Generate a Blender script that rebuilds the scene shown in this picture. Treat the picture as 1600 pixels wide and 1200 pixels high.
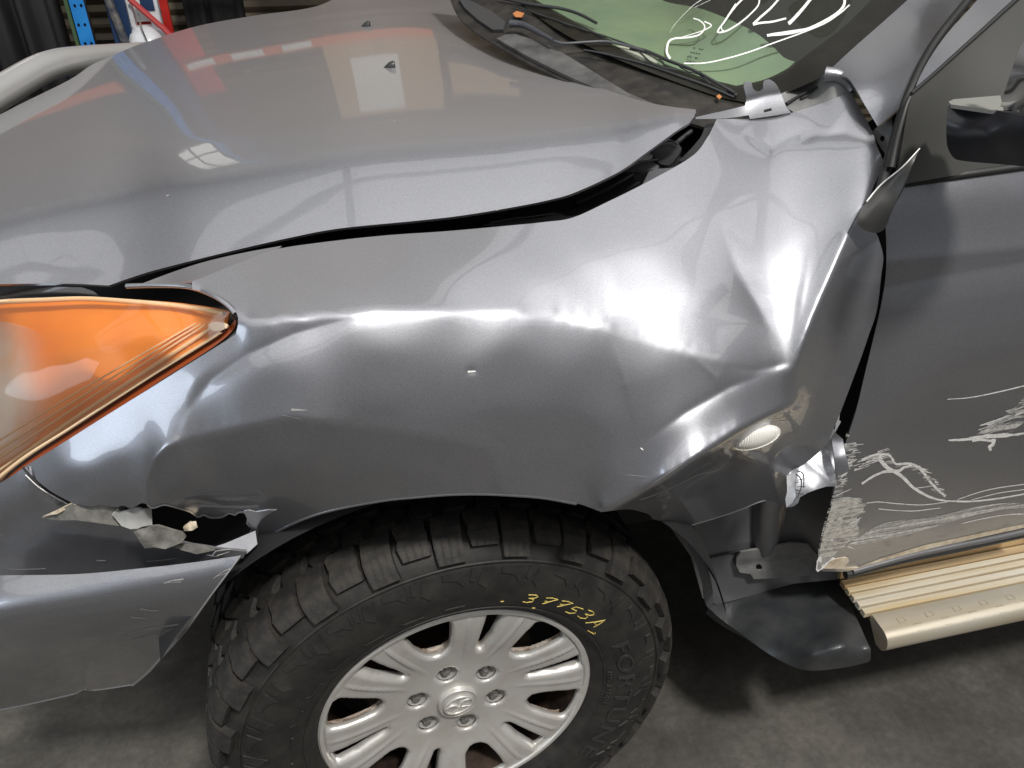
import bpy, bmesh, math, random
import numpy as np
from mathutils import Vector, Matrix
from mathutils.geometry import delaunay_2d_cdt

random.seed(7)
for o in list(bpy.data.objects):
    bpy.data.objects.remove(o)
scene = bpy.context.scene
col = scene.collection

# ------------------------------------------------------------------ camera
FPX = 1200.0
YAW, PITCH, ROLL = math.radians(13), math.radians(32), math.radians(0.4)
CAM = np.array([-0.085, -0.735, 1.515])
fw = np.array([math.sin(YAW) * math.cos(PITCH), math.cos(YAW) * math.cos(PITCH), -math.sin(PITCH)])
r0 = np.array([math.cos(YAW), -math.sin(YAW), 0.0])
d0 = np.cross(fw, r0)
RT = math.cos(ROLL) * r0 + math.sin(ROLL) * d0
DN = -math.sin(ROLL) * r0 + math.cos(ROLL) * d0
cd = bpy.data.cameras.new('camera')
cd.sensor_width = 36.0
cd.lens = 36.0 * FPX / 1600.0
cd.clip_start = 0.02
cd.clip_end = 200.0
cam = bpy.data.objects.new('camera', cd)
col.objects.link(cam)
cam.matrix_world = Matrix(((RT[0], -DN[0], -fw[0], CAM[0]),
                           (RT[1], -DN[1], -fw[1], CAM[1]),
                           (RT[2], -DN[2], -fw[2], CAM[2]),
                           (0, 0, 0, 1)))
scene.camera = cam

# ------------------------------------------------------------------ light of the workshop
world = bpy.data.worlds.new('World')
scene.world = world
world.use_nodes = True
bg = world.node_tree.nodes['Background']
bg.inputs[0].default_value = (0.95, 0.97, 1.0, 1)
bg.inputs[1].default_value = 0.17


def area(name, loc, target, sx, sy, power, color, spread=180):
    l = bpy.data.lights.new(name, 'AREA')
    l.shape = 'RECTANGLE'
    l.size, l.size_y = sx, sy
    l.energy = power
    l.color = color
    l.spread = math.radians(spread)
    o = bpy.data.objects.new(name, l)
    col.objects.link(o)
    o.location = loc
    d = Vector(target) - Vector(loc)
    o.rotation_euler = d.to_track_quat('-Z', 'Y').to_euler()
    return o


# translucent roof sheets over the bay, a high-bay lamp on the camera side, the open front door
for lx in (-6.0, -2.3, 1.4, 5.1):
    for ly in (-4.35, 0.05):
        area('translucent_roof_sheet', (lx, ly, 6.2), (lx, ly, 0), 3.69, 4.30, 60, (1.0, 0.995, 0.98))
hb = area('high_bay_lamp', (1.0, -2.5, 5.5), (0.6, 0.2, 0.4), 0.5, 0.5, 310, (1.0, 0.97, 0.92))
hb.data.specular_factor = 0.10
area('open_door', (-5.2, -0.9, 1.9), (0, 0, 0.9), 1.9, 1.7, 44, (0.78, 0.88, 1.0))

scene.render.engine = 'CYCLES'
scene.view_settings.view_transform = 'Standard'
scene.view_settings.look = 'None'
scene.view_settings.gamma = 1.0
scene.view_settings.exposure = 0.0
scene.view_settings.use_curve_mapping = False


# ------------------------------------------------------------------ geometry helpers
def rays(uv):
    uv = np.atleast_2d(np.asarray(uv, float))[:, :2]
    a = (uv[:, 0] - 800) / FPX
    b = (uv[:, 1] - 600) / FPX
    return a[:, None] * RT + b[:, None] * DN + fw          # unit optical depth


def at_y(u, v, y):
    d = rays([(u, v)])[0]
    return CAM + d * (y - CAM[1]) / d[1]


def at_z(u, v, z):
    d = rays([(u, v)])[0]
    return CAM + d * (z - CAM[2]) / d[2]


def at_plane(u, v, p, n):
    d = rays([(u, v)])[0]
    return CAM + d * ((np.asarray(p) - CAM) @ n) / (d @ n)


def polydist(uv, poly):
    """distance to a polyline, position along it 0..1 and side (+ right of travel in image)"""
    poly = np.asarray(poly, float)[:, :2]
    seg = np.hypot(*(poly[1:] - poly[:-1]).T)
    cum = np.concatenate([[0], np.cumsum(seg)])
    best = np.full(len(uv), 1e9)
    s = np.zeros(len(uv))
    side = np.zeros(len(uv))
    for i in range(len(poly) - 1):
        a, b = poly[i], poly[i + 1]
        ab = b - a
        t = np.clip(((uv - a) @ ab) / (ab @ ab), 0, 1)
        q = a + t[:, None] * ab
        d = np.hypot(*(uv - q).T)
        m = d < best
        best[m] = d[m]
        s[m] = ((cum[i] + t * seg[i]) / cum[-1])[m]
        cr = ab[0] * (uv[:, 1] - a[1]) - ab[1] * (uv[:, 0] - a[0])
        side[m] = np.sign(cr)[m]
    return best, s, side


class Surf:
    """smooth sheet through measured points: thin-plate spline of inverse depth, plus dents and creases in metres"""

    def __init__(self, ctrl, lam=0.0):
        uv = np.array([c[:2] for c in ctrl], float)
        d = rays(uv)
        y = np.array([c[2] for c in ctrl])
        w = d[:, 1] / (y - CAM[1])                           # 1 / optical depth
        self.uv = uv / 400.0
        n = len(uv)
        K = self.kern(self.uv, self.uv) + lam * np.eye(n)
        Pm = np.hstack([np.ones((n, 1)), self.uv])
        A = np.zeros((n + 3, n + 3))
        A[:n, :n] = K
        A[:n, n:] = Pm
        A[n:, :n] = Pm.T
        self.w = np.linalg.solve(A, np.concatenate([w, np.zeros(3)]))
        self.mods = []

    @staticmethod
    def kern(a, b):
        r2 = ((a[:, None] - b[None]) ** 2).sum(2)
        return 0.5 * r2 * np.log(np.maximum(r2, 1e-12))

    def crease(self, poly, amp, wr, wl=None, soft=2.0):
        """amp: metres (+ away from the viewer), one value or one per vertex; wr / wl falloff in pixels each side"""
        wl = wr if wl is None else wl
        poly = np.asarray(poly, float)
        amps = np.full(len(poly), amp) if np.isscalar(amp) else np.asarray(amp, float)
        seg = np.hypot(*(poly[1:] - poly[:-1]).T)
        cum = np.concatenate([[0], np.cumsum(seg)])
        cum /= cum[-1]

        def f(uv):
            d, s, side = polydist(uv, poly)
            w = np.where(side >= 0, wr, wl)
            dd = np.sqrt(d * d + soft * soft) - soft
            return np.interp(s, cum, amps) * np.exp(-dd / w)
        self.mods.append(f)
        return self

    def dent(self, u, v, ru, rv, amp, ang=0.0):
        ca, sa = math.cos(math.radians(ang)), math.sin(math.radians(ang))

        def f(uv):
            x, y = uv[:, 0] - u, uv[:, 1] - v
            a, b = (x * ca + y * sa) / ru, (-x * sa + y * ca) / rv
            return amp * np.exp(-(a * a + b * b))
        self.mods.append(f)
        return self

    def pts(self, uv, off=0.0):
        uv = np.atleast_2d(np.asarray(uv, float))[:, :2]
        q = uv / 400.0
        n = len(self.uv)
        w = self.kern(q, self.uv) @ self.w[:n] + self.w[n] + q @ self.w[n + 1:]
        d = rays(uv)
        ln = np.linalg.norm(d, axis=1)
        t = 1.0 / w
        dl = np.zeros(len(uv)) + off
        for m in self.mods:
            dl = dl + m(uv)
        return CAM + d * (t + dl / ln)[:, None]

    def pt(self, u, v, off=0.0):
        return self.pts([(u, v)], off)[0]


class NSurf:
    """a sheet refined by measured facet slopes: regions of (tilt, facing) blended with a base sheet and integrated to depth"""

    def __init__(self, base, lo, hi, cell=6.0, lam=4e-4):
        self.lo, self.cell = np.array(lo, float), cell
        self.nu = int((hi[0] - lo[0]) / cell) + 1
        self.nv = int((hi[1] - lo[1]) / cell) + 1
        U, V = np.meshgrid(lo[0] + cell * np.arange(self.nu), lo[1] + cell * np.arange(self.nv))
        self.U, self.V = U, V
        g = np.stack([U.ravel(), V.ravel()], 1)
        self.g = g
        P = base.pts(g).reshape(self.nv, self.nu, 3)
        D = rays(g).reshape(self.nv, self.nu, 3)
        self.D = D
        self.L0 = np.log(((P - CAM) @ fw))
        dv = np.gradient(P, axis=0)
        du = np.gradient(P, axis=1)
        n = np.cross(du, dv)
        n *= -np.sign((n * D).sum(2, keepdims=True))
        self.n = n / np.linalg.norm(n, axis=2, keepdims=True)
        self.wh = np.full((self.nv, self.nu), 0.25)
        self.lam = np.full((self.nv, self.nu), lam)
        self.mods = []

    def region(self, poly, ctrl, wh=0.15, blend=1.0):
        m = inside(poly, self.g).reshape(self.nv, self.nu)
        c = np.array(ctrl, float)
        q = self.g[m.ravel()]
        d2 = ((q[:, None] - c[None, :, :2]) ** 2).sum(2) + 900.0
        w = d2 ** -2.0
        w /= w.sum(1, keepdims=True)
        e, a = np.radians(w @ c[:, 2]), np.radians(w @ c[:, 3])
        nn = np.stack([np.sin(a) * np.cos(e), -np.cos(a) * np.cos(e), np.sin(e)], 1)
        nn = blend * nn + (1 - blend) * self.n[m]
        self.n[m] = nn / np.linalg.norm(nn, axis=1, keepdims=True)
        self.wh[m] = wh
        return self

    def solve(self, blur=1, iters=900):
        n = self.n
        for _ in range(blur):
            p = np.pad(n, ((1, 1), (1, 1), (0, 0)), 'edge')
            n = (p[1:-1, 1:-1] * 2 + p[:-2, 1:-1] + p[2:, 1:-1] + p[1:-1, :-2] + p[1:-1, 2:]) / 6
        n = n / np.linalg.norm(n, axis=2, keepdims=True)
        D = self.D

        def grad(n1, n2, d1, d2):
            m = n1 + n2
            a, b = (m * d1).sum(2), (m * d2).sum(2)
            r = np.clip(a / np.where(np.abs(b) < 1e-6, -1e-6, b), 0.9, 1.11)
            return np.log(r)
        gv = grad(n[:-1], n[1:], D[:-1], D[1:])
        gh = grad(n[:, :-1], n[:, 1:], D[:, :-1], D[:, 1:])
        wv = np.ones_like(gv)
        wh = 0.5 * (self.wh[:, :-1] + self.wh[:, 1:])
        lam = self.lam

        def A(x):
            r = lam * x
            a = wv * (x[1:] - x[:-1])
            r[1:] += a
            r[:-1] -= a
            b = wh * (x[:, 1:] - x[:, :-1])
            r[:, 1:] += b
            r[:, :-1] -= b
            return r
        rhs = lam * self.L0
        a = wv * gv
        rhs[1:] += a
        rhs[:-1] -= a
        b = wh * gh
        rhs[:, 1:] += b
        rhs[:, :-1] -= b
        x = self.L0.copy()
        r = rhs - A(x)
        p = r.copy()
        rs = (r * r).sum()
        for _ in range(iters):
            Ap = A(p)
            al = rs / (p * Ap).sum()
            x += al * p
            r -= al * Ap
            r2 = (r * r).sum()
            if r2 < 1e-16:
                break
            p = r + p * (r2 / rs)
            rs = r2
        self.L = x
        return self

    crease = Surf.crease
    dent = Surf.dent

    def pts(self, uv, off=0.0):
        uv = np.atleast_2d(np.asarray(uv, float))[:, :2]
        q = (uv - self.lo) / self.cell
        i = np.clip(np.floor(q[:, 0]).astype(int), 1, self.nu - 3)
        j = np.clip(np.floor(q[:, 1]).astype(int), 1, self.nv - 3)
        s, t = q[:, 0] - i, q[:, 1] - j

        def w4(t):                                          # cubic B-spline weights: smooth normals
            return [(1 - t) ** 3 / 6, (3 * t ** 3 - 6 * t ** 2 + 4) / 6, (-3 * t ** 3 + 3 * t ** 2 + 3 * t + 1) / 6, t ** 3 / 6]
        ws, wt = w4(s), w4(t)
        L = 0
        for b in range(4):
            for a in range(4):
                L = L + wt[b] * ws[a] * self.L[j + b - 1, i + a - 1]
        d = rays(uv)
        ln = np.linalg.norm(d, axis=1)
        dl = np.zeros(len(uv)) + off
        for m in self.mods:
            dl = dl + m(uv)
        return CAM + d * (np.exp(L) + dl / ln)[:, None]

    def pt(self, u, v, off=0.0):
        return self.pts([(u, v)], off)[0]


def catmull(pts, step):
    pts = np.asarray(pts, float)
    if len(pts) < 3:
        n = max(1, int(np.hypot(*(pts[-1] - pts[0])) / step))
        return [pts[0] + (pts[-1] - pts[0]) * i / n for i in range(n + 1)]
    P = np.vstack([2 * pts[0] - pts[1], pts, 2 * pts[-1] - pts[-2]])
    out = []
    for i in range(1, len(P) - 2):
        p0, p1, p2, p3 = P[i - 1], P[i], P[i + 1], P[i + 2]
        n = max(1, int(round(np.linalg.norm(p2 - p1) / step)))
        for k in range(n):
            t = k / n
            out.append(0.5 * (2 * p1 + (p2 - p0) * t + (2 * p0 - 5 * p1 + 4 * p2 - p3) * t * t
                              + (3 * p1 - p0 - 3 * p2 + p3) * t ** 3))
    out.append(P[-2])
    return out


def outline(step, *curves):
    """closed loop from curves that meet at sharp corners"""
    loop = []
    for c in curves:
        q = catmull(c, step)
        if loop and np.hypot(*(np.array(loop[-1]) - q[0])) < 0.5:
            q = q[1:]
        loop += [tuple(p) for p in q]
    if np.hypot(loop[0][0] - loop[-1][0], loop[0][1] - loop[-1][1]) < 0.5:
        loop.pop()
    return loop


def inside(loop, p):
    L = np.asarray(loop)
    x, y = p[:, 0], p[:, 1]
    r = np.zeros(len(p), bool)
    j = len(L) - 1
    for i in range(len(L)):
        xi, yi, xj, yj = L[i, 0], L[i, 1], L[j, 0], L[j, 1]
        if yi != yj:
            c = ((yi > y) != (yj > y)) & (x < (xj - xi) * (y - yi) / (yj - yi) + xi)
            r ^= c
        j = i
    return r


def tri2d(loop, holes, step):
    L = np.asarray(loop)
    lo, hi = L.min(0), L.max(0)
    g = []
    row = 0
    y = lo[1]
    while y < hi[1]:
        xs = np.arange(lo[0] + (step / 2 if row % 2 else 0), hi[0], step)
        g.append(np.stack([xs, np.full(len(xs), y)], 1))
        y += step * 0.866
        row += 1
    g = np.vstack(g)
    m = inside(loop, g)
    for h in holes:
        m &= ~inside(h, g)
    g = g[m]
    if len(g):
        keep = np.ones(len(g), bool)
        for lp in [loop] + list(holes):
            d, _, _ = polydist(g, list(lp) + [lp[0]])
            keep &= d > step * 0.5
        g = g[keep]
    vs, es = [], []
    for lp in [loop] + list(holes):
        b = len(vs)
        vs += [Vector((float(p[0]), float(p[1]))) for p in lp]
        es += [(b + i, b + (i + 1) % len(lp)) for i in range(len(lp))]
    nb = len(vs)
    vs += [Vector((float(p[0]), float(p[1]))) for p in g]
    ov, oe, of, a, b_, c = delaunay_2d_cdt(vs, es, [], 1, 1e-5)
    P = np.array([(v.x, v.y) for v in ov])
    T = np.array([list(f) for f in of if len(f) == 3])
    cen = P[T].mean(1)
    ok = inside(loop, cen)
    for h in holes:
        ok &= ~inside(h, cen)
    return P, T[ok]


def finish(name, me, mat, parent, smooth=True):
    o = bpy.data.objects.new(name, me)
    col.objects.link(o)
    if mat is not None:
        me.materials.append(mat)
    if smooth:
        me.polygons.foreach_set('use_smooth', [True] * len(me.polygons))
    o.parent = parent
    return o


def sheet(name, loop, surf, mat, parent, step=6.0, thick=0.003, holes=(), off=0.0, fn=None):
    P, T = tri2d(loop, list(holes), step)
    V = surf.pts(P, off)
    if fn is not None:
        V = fn(P, V)
    a, b, c = V[T[:, 0]], V[T[:, 1]], V[T[:, 2]]
    nn = np.cross(b - a, c - a)
    flip = ((CAM - a) * nn).sum(1) < 0
    T[flip] = T[flip][:, ::-1]
    nv = len(V)
    if thick:
        a, b, c = V[T[:, 0]], V[T[:, 1]], V[T[:, 2]]
        nn = np.cross(b - a, c - a)
        vn = np.zeros_like(V)
        for k in range(3):
            np.add.at(vn, T[:, k], nn)
        vn /= np.linalg.norm(vn, axis=1)[:, None] + 1e-15
        B = V - vn * thick
        ed = {}
        for t in T.tolist():
            for k in range(3):
                e = (t[k], t[(k + 1) % 3])
                if (e[1], e[0]) in ed:
                    del ed[(e[1], e[0])]
                else:
                    ed[e] = 1
        VV = [V, B]
        FF = T.tolist() + (T[:, ::-1] + nv).tolist()
        base = 2 * nv
        q = []
        for (i, j) in ed:
            q += [V[i], V[j], B[j], B[i]]
            FF.append((base + 1, base, base + 3, base + 2))
            base += 4
        V = np.vstack(VV + [np.array(q)])
    else:
        FF = T.tolist()
    me = bpy.data.meshes.new(name)
    me.from_pydata(V.tolist(), [], FF)
    return finish(name, me, mat, parent)


def mesh_obj(name, V, F, mat, parent, smooth=True, bevel=0.0, seg=2):
    me = bpy.data.meshes.new(name)
    me.from_pydata([tuple(map(float, v)) for v in V], [], F)
    bm = bmesh.new()
    bm.from_mesh(me)
    bmesh.ops.recalc_face_normals(bm, faces=bm.faces)
    bm.to_mesh(me)
    bm.free()
    o = finish(name, me, mat, parent, smooth)
    if bevel:
        m = o.modifiers.new('bevel', 'BEVEL')
        m.width = bevel
        m.segments = seg
        m.limit_method = 'ANGLE'
        m.angle_limit = math.radians(35)
        m.harden_normals = False
        if hasattr(me, 'set_sharp_from_angle'):
            me.set_sharp_from_angle(angle=math.radians(50))
    elif smooth and hasattr(me, 'set_sharp_from_angle'):
        me.set_sharp_from_angle(angle=math.radians(40))
    return o


def box_vf(lo, hi):
    x0, y0, z0 = lo
    x1, y1, z1 = hi
    V = [(x0, y0, z0), (x1, y0, z0), (x1, y1, z0), (x0, y1, z0), (x0, y0, z1), (x1, y0, z1), (x1, y1, z1), (x0, y1, z1)]
    F = [(0, 3, 2, 1), (4, 5, 6, 7), (0, 1, 5, 4), (1, 2, 6, 5), (2, 3, 7, 6), (3, 0, 4, 7)]
    return V, F


def tube_vf(pts, rad, sides=10, flat_dir=None, flat=1.0, caps=True):
    pts = [np.asarray(p, float) for p in pts]
    n = len(pts)
    rad = [rad] * n if np.isscalar(rad) else list(rad)
    V, F = [], []
    prev = None
    for i, p in enumerate(pts):
        t = pts[min(i + 1, n - 1)] - pts[max(i - 1, 0)]
        t = t / (np.linalg.norm(t) + 1e-12)
        if flat_dir is not None:
            a = np.asarray(flat_dir, float)
            a = a - (a @ t) * t
        elif prev is not None:
            a = prev - (prev @ t) * t
        else:
            a = np.array([0, 0, 1.0]) if abs(t[2]) < 0.9 else np.array([1.0, 0, 0])
            a = a - (a @ t) * t
        a = a / (np.linalg.norm(a) + 1e-12)
        prev = a
        b = np.cross(t, a)
        for k in range(sides):
            an = 2 * math.pi * k / sides
            V.append(p + rad[i] * (math.cos(an) * flat * a + math.sin(an) * b))
    for i in range(n - 1):
        for k in range(sides):
            k2 = (k + 1) % sides
            F.append((i * sides + k, i * sides + k2, (i + 1) * sides + k2, (i + 1) * sides + k))
    if caps:
        F.append(tuple(range(sides))[::-1])
        F.append(tuple((n - 1) * sides + k for k in range(sides)))
    return V, F


def join_vf(parts):
    V, F = [], []
    for v, f in parts:
        b = len(V)
        V += list(v)
        F += [tuple(i + b for i in q) for q in f]
    return V, F


def ribbon_uv(poly, w0, w1=None, mid=None, step=8, jag=0.0):
    """pixel-space ribbon polygon strips: list of quads along a smoothed line"""
    q = np.array(catmull(poly, step))
    n = len(q)
    w1 = w0 if w1 is None else w1
    L, Rr = [], []
    for i in range(n):
        t = q[min(i + 1, n - 1)] - q[max(i - 1, 0)]
        t = t / (np.hypot(*t) + 1e-9)
        nrm = np.array([-t[1], t[0]])
        s = i / max(1, n - 1)
        w = w0 + (w1 - w0) * s
        if mid is not None:
            w = w + (mid - (w0 + w1) / 2) * math.sin(math.pi * s)
        L.append(q[i] + nrm * (w / 2 + random.uniform(-jag, jag)))
        Rr.append(q[i] - nrm * (w / 2 + random.uniform(-jag, jag)))
    return L, Rr


def decal(name, strips, surf, mat, parent, lift=0.0008):
    """thin raised marks that follow a sheet: strips = [(left uv list, right uv list)]"""
    V, F = [], []
    for L, Rr in strips:
        b = len(V)
        n = len(L)
        a = surf.pts(np.array(L), -lift)
        c = surf.pts(np.array(Rr), -lift)
        V += list(a) + list(c)
        F += [(b + i, b + i + 1, b + n + i + 1, b + n + i) for i in range(n - 1)]
    me = bpy.data.meshes.new(name)
    me.from_pydata([tuple(map(float, v)) for v in V], [], F)
    return finish(name, me, mat, parent)


def empty(name, loc=(0, 0, 0), parent=None):
    o = bpy.data.objects.new(name, None)
    col.objects.link(o)
    o.location = loc
    o.parent = parent
    return o


def tag(o, label, cat=None, group=None):
    o['label'] = label
    if cat:
        o['category'] = cat
    if group:
        o['group'] = group
    return o


# ------------------------------------------------------------------ materials
def mat(name, base=(0.5, 0.5, 0.5), rough=0.5, metal=0.0, coat=0.0, coat_rough=0.03, spec=0.5, **kw):
    m = bpy.data.materials.new(name)
    m.use_nodes = True
    b = m.node_tree.nodes['Principled BSDF']
    b.inputs['Base Color'].default_value = (*base, 1)
    b.inputs['Roughness'].default_value = rough
    b.inputs['Metallic'].default_value = metal
    b.inputs['Coat Weight'].default_value = coat
    b.inputs['Coat Roughness'].default_value = coat_rough
    b.inputs['Specular IOR Level'].default_value = spec
    for k, v in kw.items():
        b.inputs[k].default_value = v
    return m


def nodes(m):
    return m.node_tree.nodes, m.node_tree.links, m.node_tree.nodes['Principled BSDF']


def noise_node(m, scale, detail=4, rough=0.6, stretch=None):
    nt, ln, b = nodes(m)
    tc = nt.new('ShaderNodeTexCoord')
    n = nt.new('ShaderNodeTexNoise')
    n.inputs['Scale'].default_value = scale
    n.inputs['Detail'].default_value = detail
    n.inputs['Roughness'].default_value = rough
    if stretch:
        mp = nt.new('ShaderNodeMapping')
        mp.inputs['Scale'].default_value = stretch
        ln.new(tc.outputs['Object'], mp.inputs['Vector'])
        ln.new(mp.outputs['Vector'], n.inputs['Vector'])
    else:
        ln.new(tc.outputs['Object'], n.inputs['Vector'])
    return n


def ramp(m, src, stops):
    nt, ln, b = nodes(m)
    r = nt.new('ShaderNodeValToRGB')
    e = r.color_ramp.elements
    while len(e) < len(stops):
        e.new(0.5)
    for i, (p, c) in enumerate(stops):
        e[i].position = p
        e[i].color = (*c, 1) if len(c) == 3 else c
    ln.new(src, r.inputs['Fac'])
    return r


def vary(m, scale, c0, c1, lo=0.35, hi=0.65, detail=5, stretch=None):
    nt, ln, b = nodes(m)
    n = noise_node(m, scale, detail, stretch=stretch)
    r = ramp(m, n.outputs['Fac'], [(lo, c0), (hi, c1)])
    ln.new(r.outputs['Color'], b.inputs['Base Color'])
    return m


def rough_vary(m, scale, a, c, lo=0.3, hi=0.7):
    nt, ln, b = nodes(m)
    n = noise_node(m, scale, 6)
    r = ramp(m, n.outputs['Fac'], [(lo, (a, a, a)), (hi, (c, c, c))])
    ln.new(r.outputs['Color'], b.inputs['Roughness'])
    return m


def bump(m, scale, strength, dist=0.002, detail=4, stretch=None):
    nt, ln, b = nodes(m)
    n = noise_node(m, scale, detail, stretch=stretch)
    bp = nt.new('ShaderNodeBump')
    bp.inputs['Strength'].default_value = strength
    bp.inputs['Distance'].default_value = dist
    ln.new(n.outputs['Fac'], bp.inputs['Height'])
    ln.new(bp.outputs['Normal'], b.inputs['Normal'])
    return m


# metallic grey paint under clear coat, with a thin film of workshop dust
PAINT = mat('grey_metallic_paint', (0.2, 0.2, 0.21), 0.36, 0.85, 1.0, 0.03)
_n, _l, _b = nodes(PAINT)
_fl = noise_node(PAINT, 1000, 2, 0.5)
_r = ramp(PAINT, _fl.outputs['Fac'], [(0.3, (0.265, 0.268, 0.292)), (0.7, (0.375, 0.38, 0.41))])
_du = noise_node(PAINT, 5, 8, 0.7)
_r2 = ramp(PAINT, _du.outputs['Fac'], [(0.45, (0, 0, 0)), (0.8, (0.10, 0.10, 0.10))])
_mx = _n.new('ShaderNodeMix')
_mx.data_type = 'RGBA'
_l.new(_r2.outputs['Color'], _mx.inputs['Factor'])
_l.new(_r.outputs['Color'], _mx.inputs['A'])
_mx.inputs['B'].default_value = (0.36, 0.345, 0.32, 1)
_l.new(_mx.outputs['Result'], _b.inputs['Base Color'])
_sm = noise_node(PAINT, 9, 7, 0.75)
_r3 = ramp(PAINT, _sm.outputs['Fac'], [(0.4, (0.02, 0.02, 0.02)), (0.75, (0.075, 0.075, 0.075))])
_l.new(_r3.outputs['Color'], _b.inputs['Coat Roughness'])

# dust settled on level surfaces, also painted in to brighten the hood top
_ge = _n.new('ShaderNodeNewGeometry')
_sx = _n.new('ShaderNodeSeparateXYZ')
_l.new(_ge.outputs['Normal'], _sx.inputs['Vector'])
_mr = _n.new('ShaderNodeMapRange')
_mr.inputs['From Min'].default_value = 0.90
_mr.inputs['From Max'].default_value = 0.995
_mr.inputs['To Max'].default_value = 0.42
_l.new(_sx.outputs['Z'], _mr.inputs['Value'])
_mx2 = _n.new('ShaderNodeMix')
_mx2.data_type = 'RGBA'
_l.new(_mr.outputs['Result'], _mx2.inputs['Factor'])
_l.new(_mx.outputs['Result'], _mx2.inputs['A'])
_mx2.inputs['B'].default_value = (0.26, 0.235, 0.215, 1)
_l.new(_mx2.outputs['Result'], _b.inputs['Base Color'])
_me = _n.new('ShaderNodeMapRange')
_me.inputs['From Max'].default_value = 0.42
_me.inputs['To Min'].default_value = 0.85
_me.inputs['To Max'].default_value = 0.40
_l.new(_mr.outputs['Result'], _me.inputs['Value'])
_l.new(_me.outputs['Result'], _b.inputs['Metallic'])
_mc = _n.new('ShaderNodeMapRange')
_mc.inputs['From Max'].default_value = 0.42
_mc.inputs['To Min'].default_value = 1.0
_mc.inputs['To Max'].default_value = 0.65
_l.new(_mr.outputs['Result'], _mc.inputs['Value'])
_l.new(_mc.outputs['Result'], _b.inputs['Coat Weight'])

BARE = mat('torn_bright_metal', (0.75, 0.75, 0.77), 0.3, 0.8)
bump(BARE, 180, 0.5, 0.001)
PRIMER = mat('grey_primer', (0.30, 0.30, 0.30), 0.5)
vary(PRIMER, 30, (0.13, 0.13, 0.13), (0.20, 0.20, 0.195))
INNERGREY = mat('sprayed_inner_metal', (0.13, 0.13, 0.135), 0.4, 0.3, 0.3)
BLACKIN = mat('black_cavity', (0.012, 0.012, 0.013), 0.7)
BLACKPL = mat('black_plastic', (0.022, 0.022, 0.023), 0.42)
bump(BLACKPL, 900, 0.12, 0.0006)
rough_vary(BLACKPL, 14, 0.34, 0.55)
COWLPL = mat('dusty_cowl_plastic', (0.02, 0.018, 0.016), 0.6)
vary(COWLPL, 35, (0.012, 0.011, 0.010), (0.05, 0.042, 0.035), 0.4, 0.8, 8)
RUBBER = mat('tyre_rubber', (0.026, 0.025, 0.024), 0.62)
vary(RUBBER, 26, (0.011, 0.0108, 0.0105), (0.034, 0.031, 0.027), 0.38, 0.75, 8)
bump(RUBBER, 260, 0.35, 0.0012, 6)
TREAD = mat('tread_rubber', (0.026, 0.025, 0.024), 0.68)
vary(TREAD, 40, (0.013, 0.0125, 0.012), (0.050, 0.042, 0.034), 0.38, 0.78, 8)
bump(TREAD, 300, 0.5, 0.0015, 6)
_n, _l, _b = nodes(TREAD)                                    # fine sipes moulded across the blocks
_bp0 = [n for n in _n if n.type == 'BUMP'][0]
_tc = _n.new('ShaderNodeTexCoord')
_wv = _n.new('ShaderNodeTexWave')
_wv.wave_type = 'BANDS'
_wv.bands_direction = 'Z'
_wv.wave_profile = 'SIN'
_wv.inputs['Scale'].default_value = 30
_wv.inputs['Distortion'].default_value = 3.5
_wv.inputs['Detail Scale'].default_value = 40
_l.new(_tc.outputs['Object'], _wv.inputs['Vector'])
_rs = ramp(TREAD, _wv.outputs['Fac'], [(0.0, (0, 0, 0)), (0.16, (1, 1, 1))])
_b2 = _n.new('ShaderNodeBump')
_b2.inputs['Strength'].default_value = 0.35
_b2.inputs['Distance'].default_value = 0.002
_l.new(_rs.outputs['Color'], _b2.inputs['Height'])
_l.new(_bp0.outputs['Normal'], _b2.inputs['Normal'])
_l.new(_b2.outputs['Normal'], _b.inputs['Normal'])
GROOVE = mat('tread_groove_rubber', (0.010, 0.0098, 0.0095), 0.8)
SEAL = mat('black_door_seal', (0.015, 0.015, 0.015), 0.5)
ALLOY = mat('silver_alloy', (0.50, 0.49, 0.475), 0.40, 0.5, 0.3, 0.15)
_n, _l, _b = nodes(ALLOY)
_d = noise_node(ALLOY, 22, 8, 0.7)
_r = ramp(ALLOY, _d.outputs['Fac'], [(0.45, (0.62, 0.61, 0.585)), (0.85, (0.52, 0.47, 0.41))])
_l.new(_r.outputs['Color'], _b.inputs['Base Color'])
ALLOYDIRT = mat('rust_dusted_alloy', (0.30, 0.22, 0.16), 0.6, 0.3)
vary(ALLOYDIRT, 30, (0.17, 0.115, 0.075), (0.40, 0.36, 0.32), 0.35, 0.65, 6)
STEEL = mat('zinc_steel', (0.45, 0.44, 0.42), 0.35, 0.9)
DISC = mat('brake_iron', (0.10, 0.075, 0.06), 0.5, 0.6)
vary(DISC, 30, (0.025, 0.019, 0.016), (0.075, 0.048, 0.034))
TUBE = mat('polished_tube', (0.80, 0.79, 0.77), 0.30, 0.7)
bump(TUBE, 60, 0.06, 0.001)
BOARD = mat('brushed_step_aluminium', (0.62, 0.58, 0.5), 0.38, 0.45)
_n, _l, _b = nodes(BOARD)
_d = noise_node(BOARD, 3, 8, 0.7, (1, 6, 6))
_r = ramp(BOARD, _d.outputs['Fac'], [(0.35, (0.68, 0.63, 0.55)), (0.62, (0.60, 0.48, 0.31))])
_l.new(_r.outputs['Color'], _b.inputs['Base Color'])
bump(BOARD, 40, 0.05, 0.001, 3, (1, 30, 30))
CHROME = mat('chrome', (0.8, 0.8, 0.82), 0.06, 1.0)
AMBER = mat('amber_reflector', (0.8, 0.22, 0.01), 0.42, 0.1, 0.3, 0.2)
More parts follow.
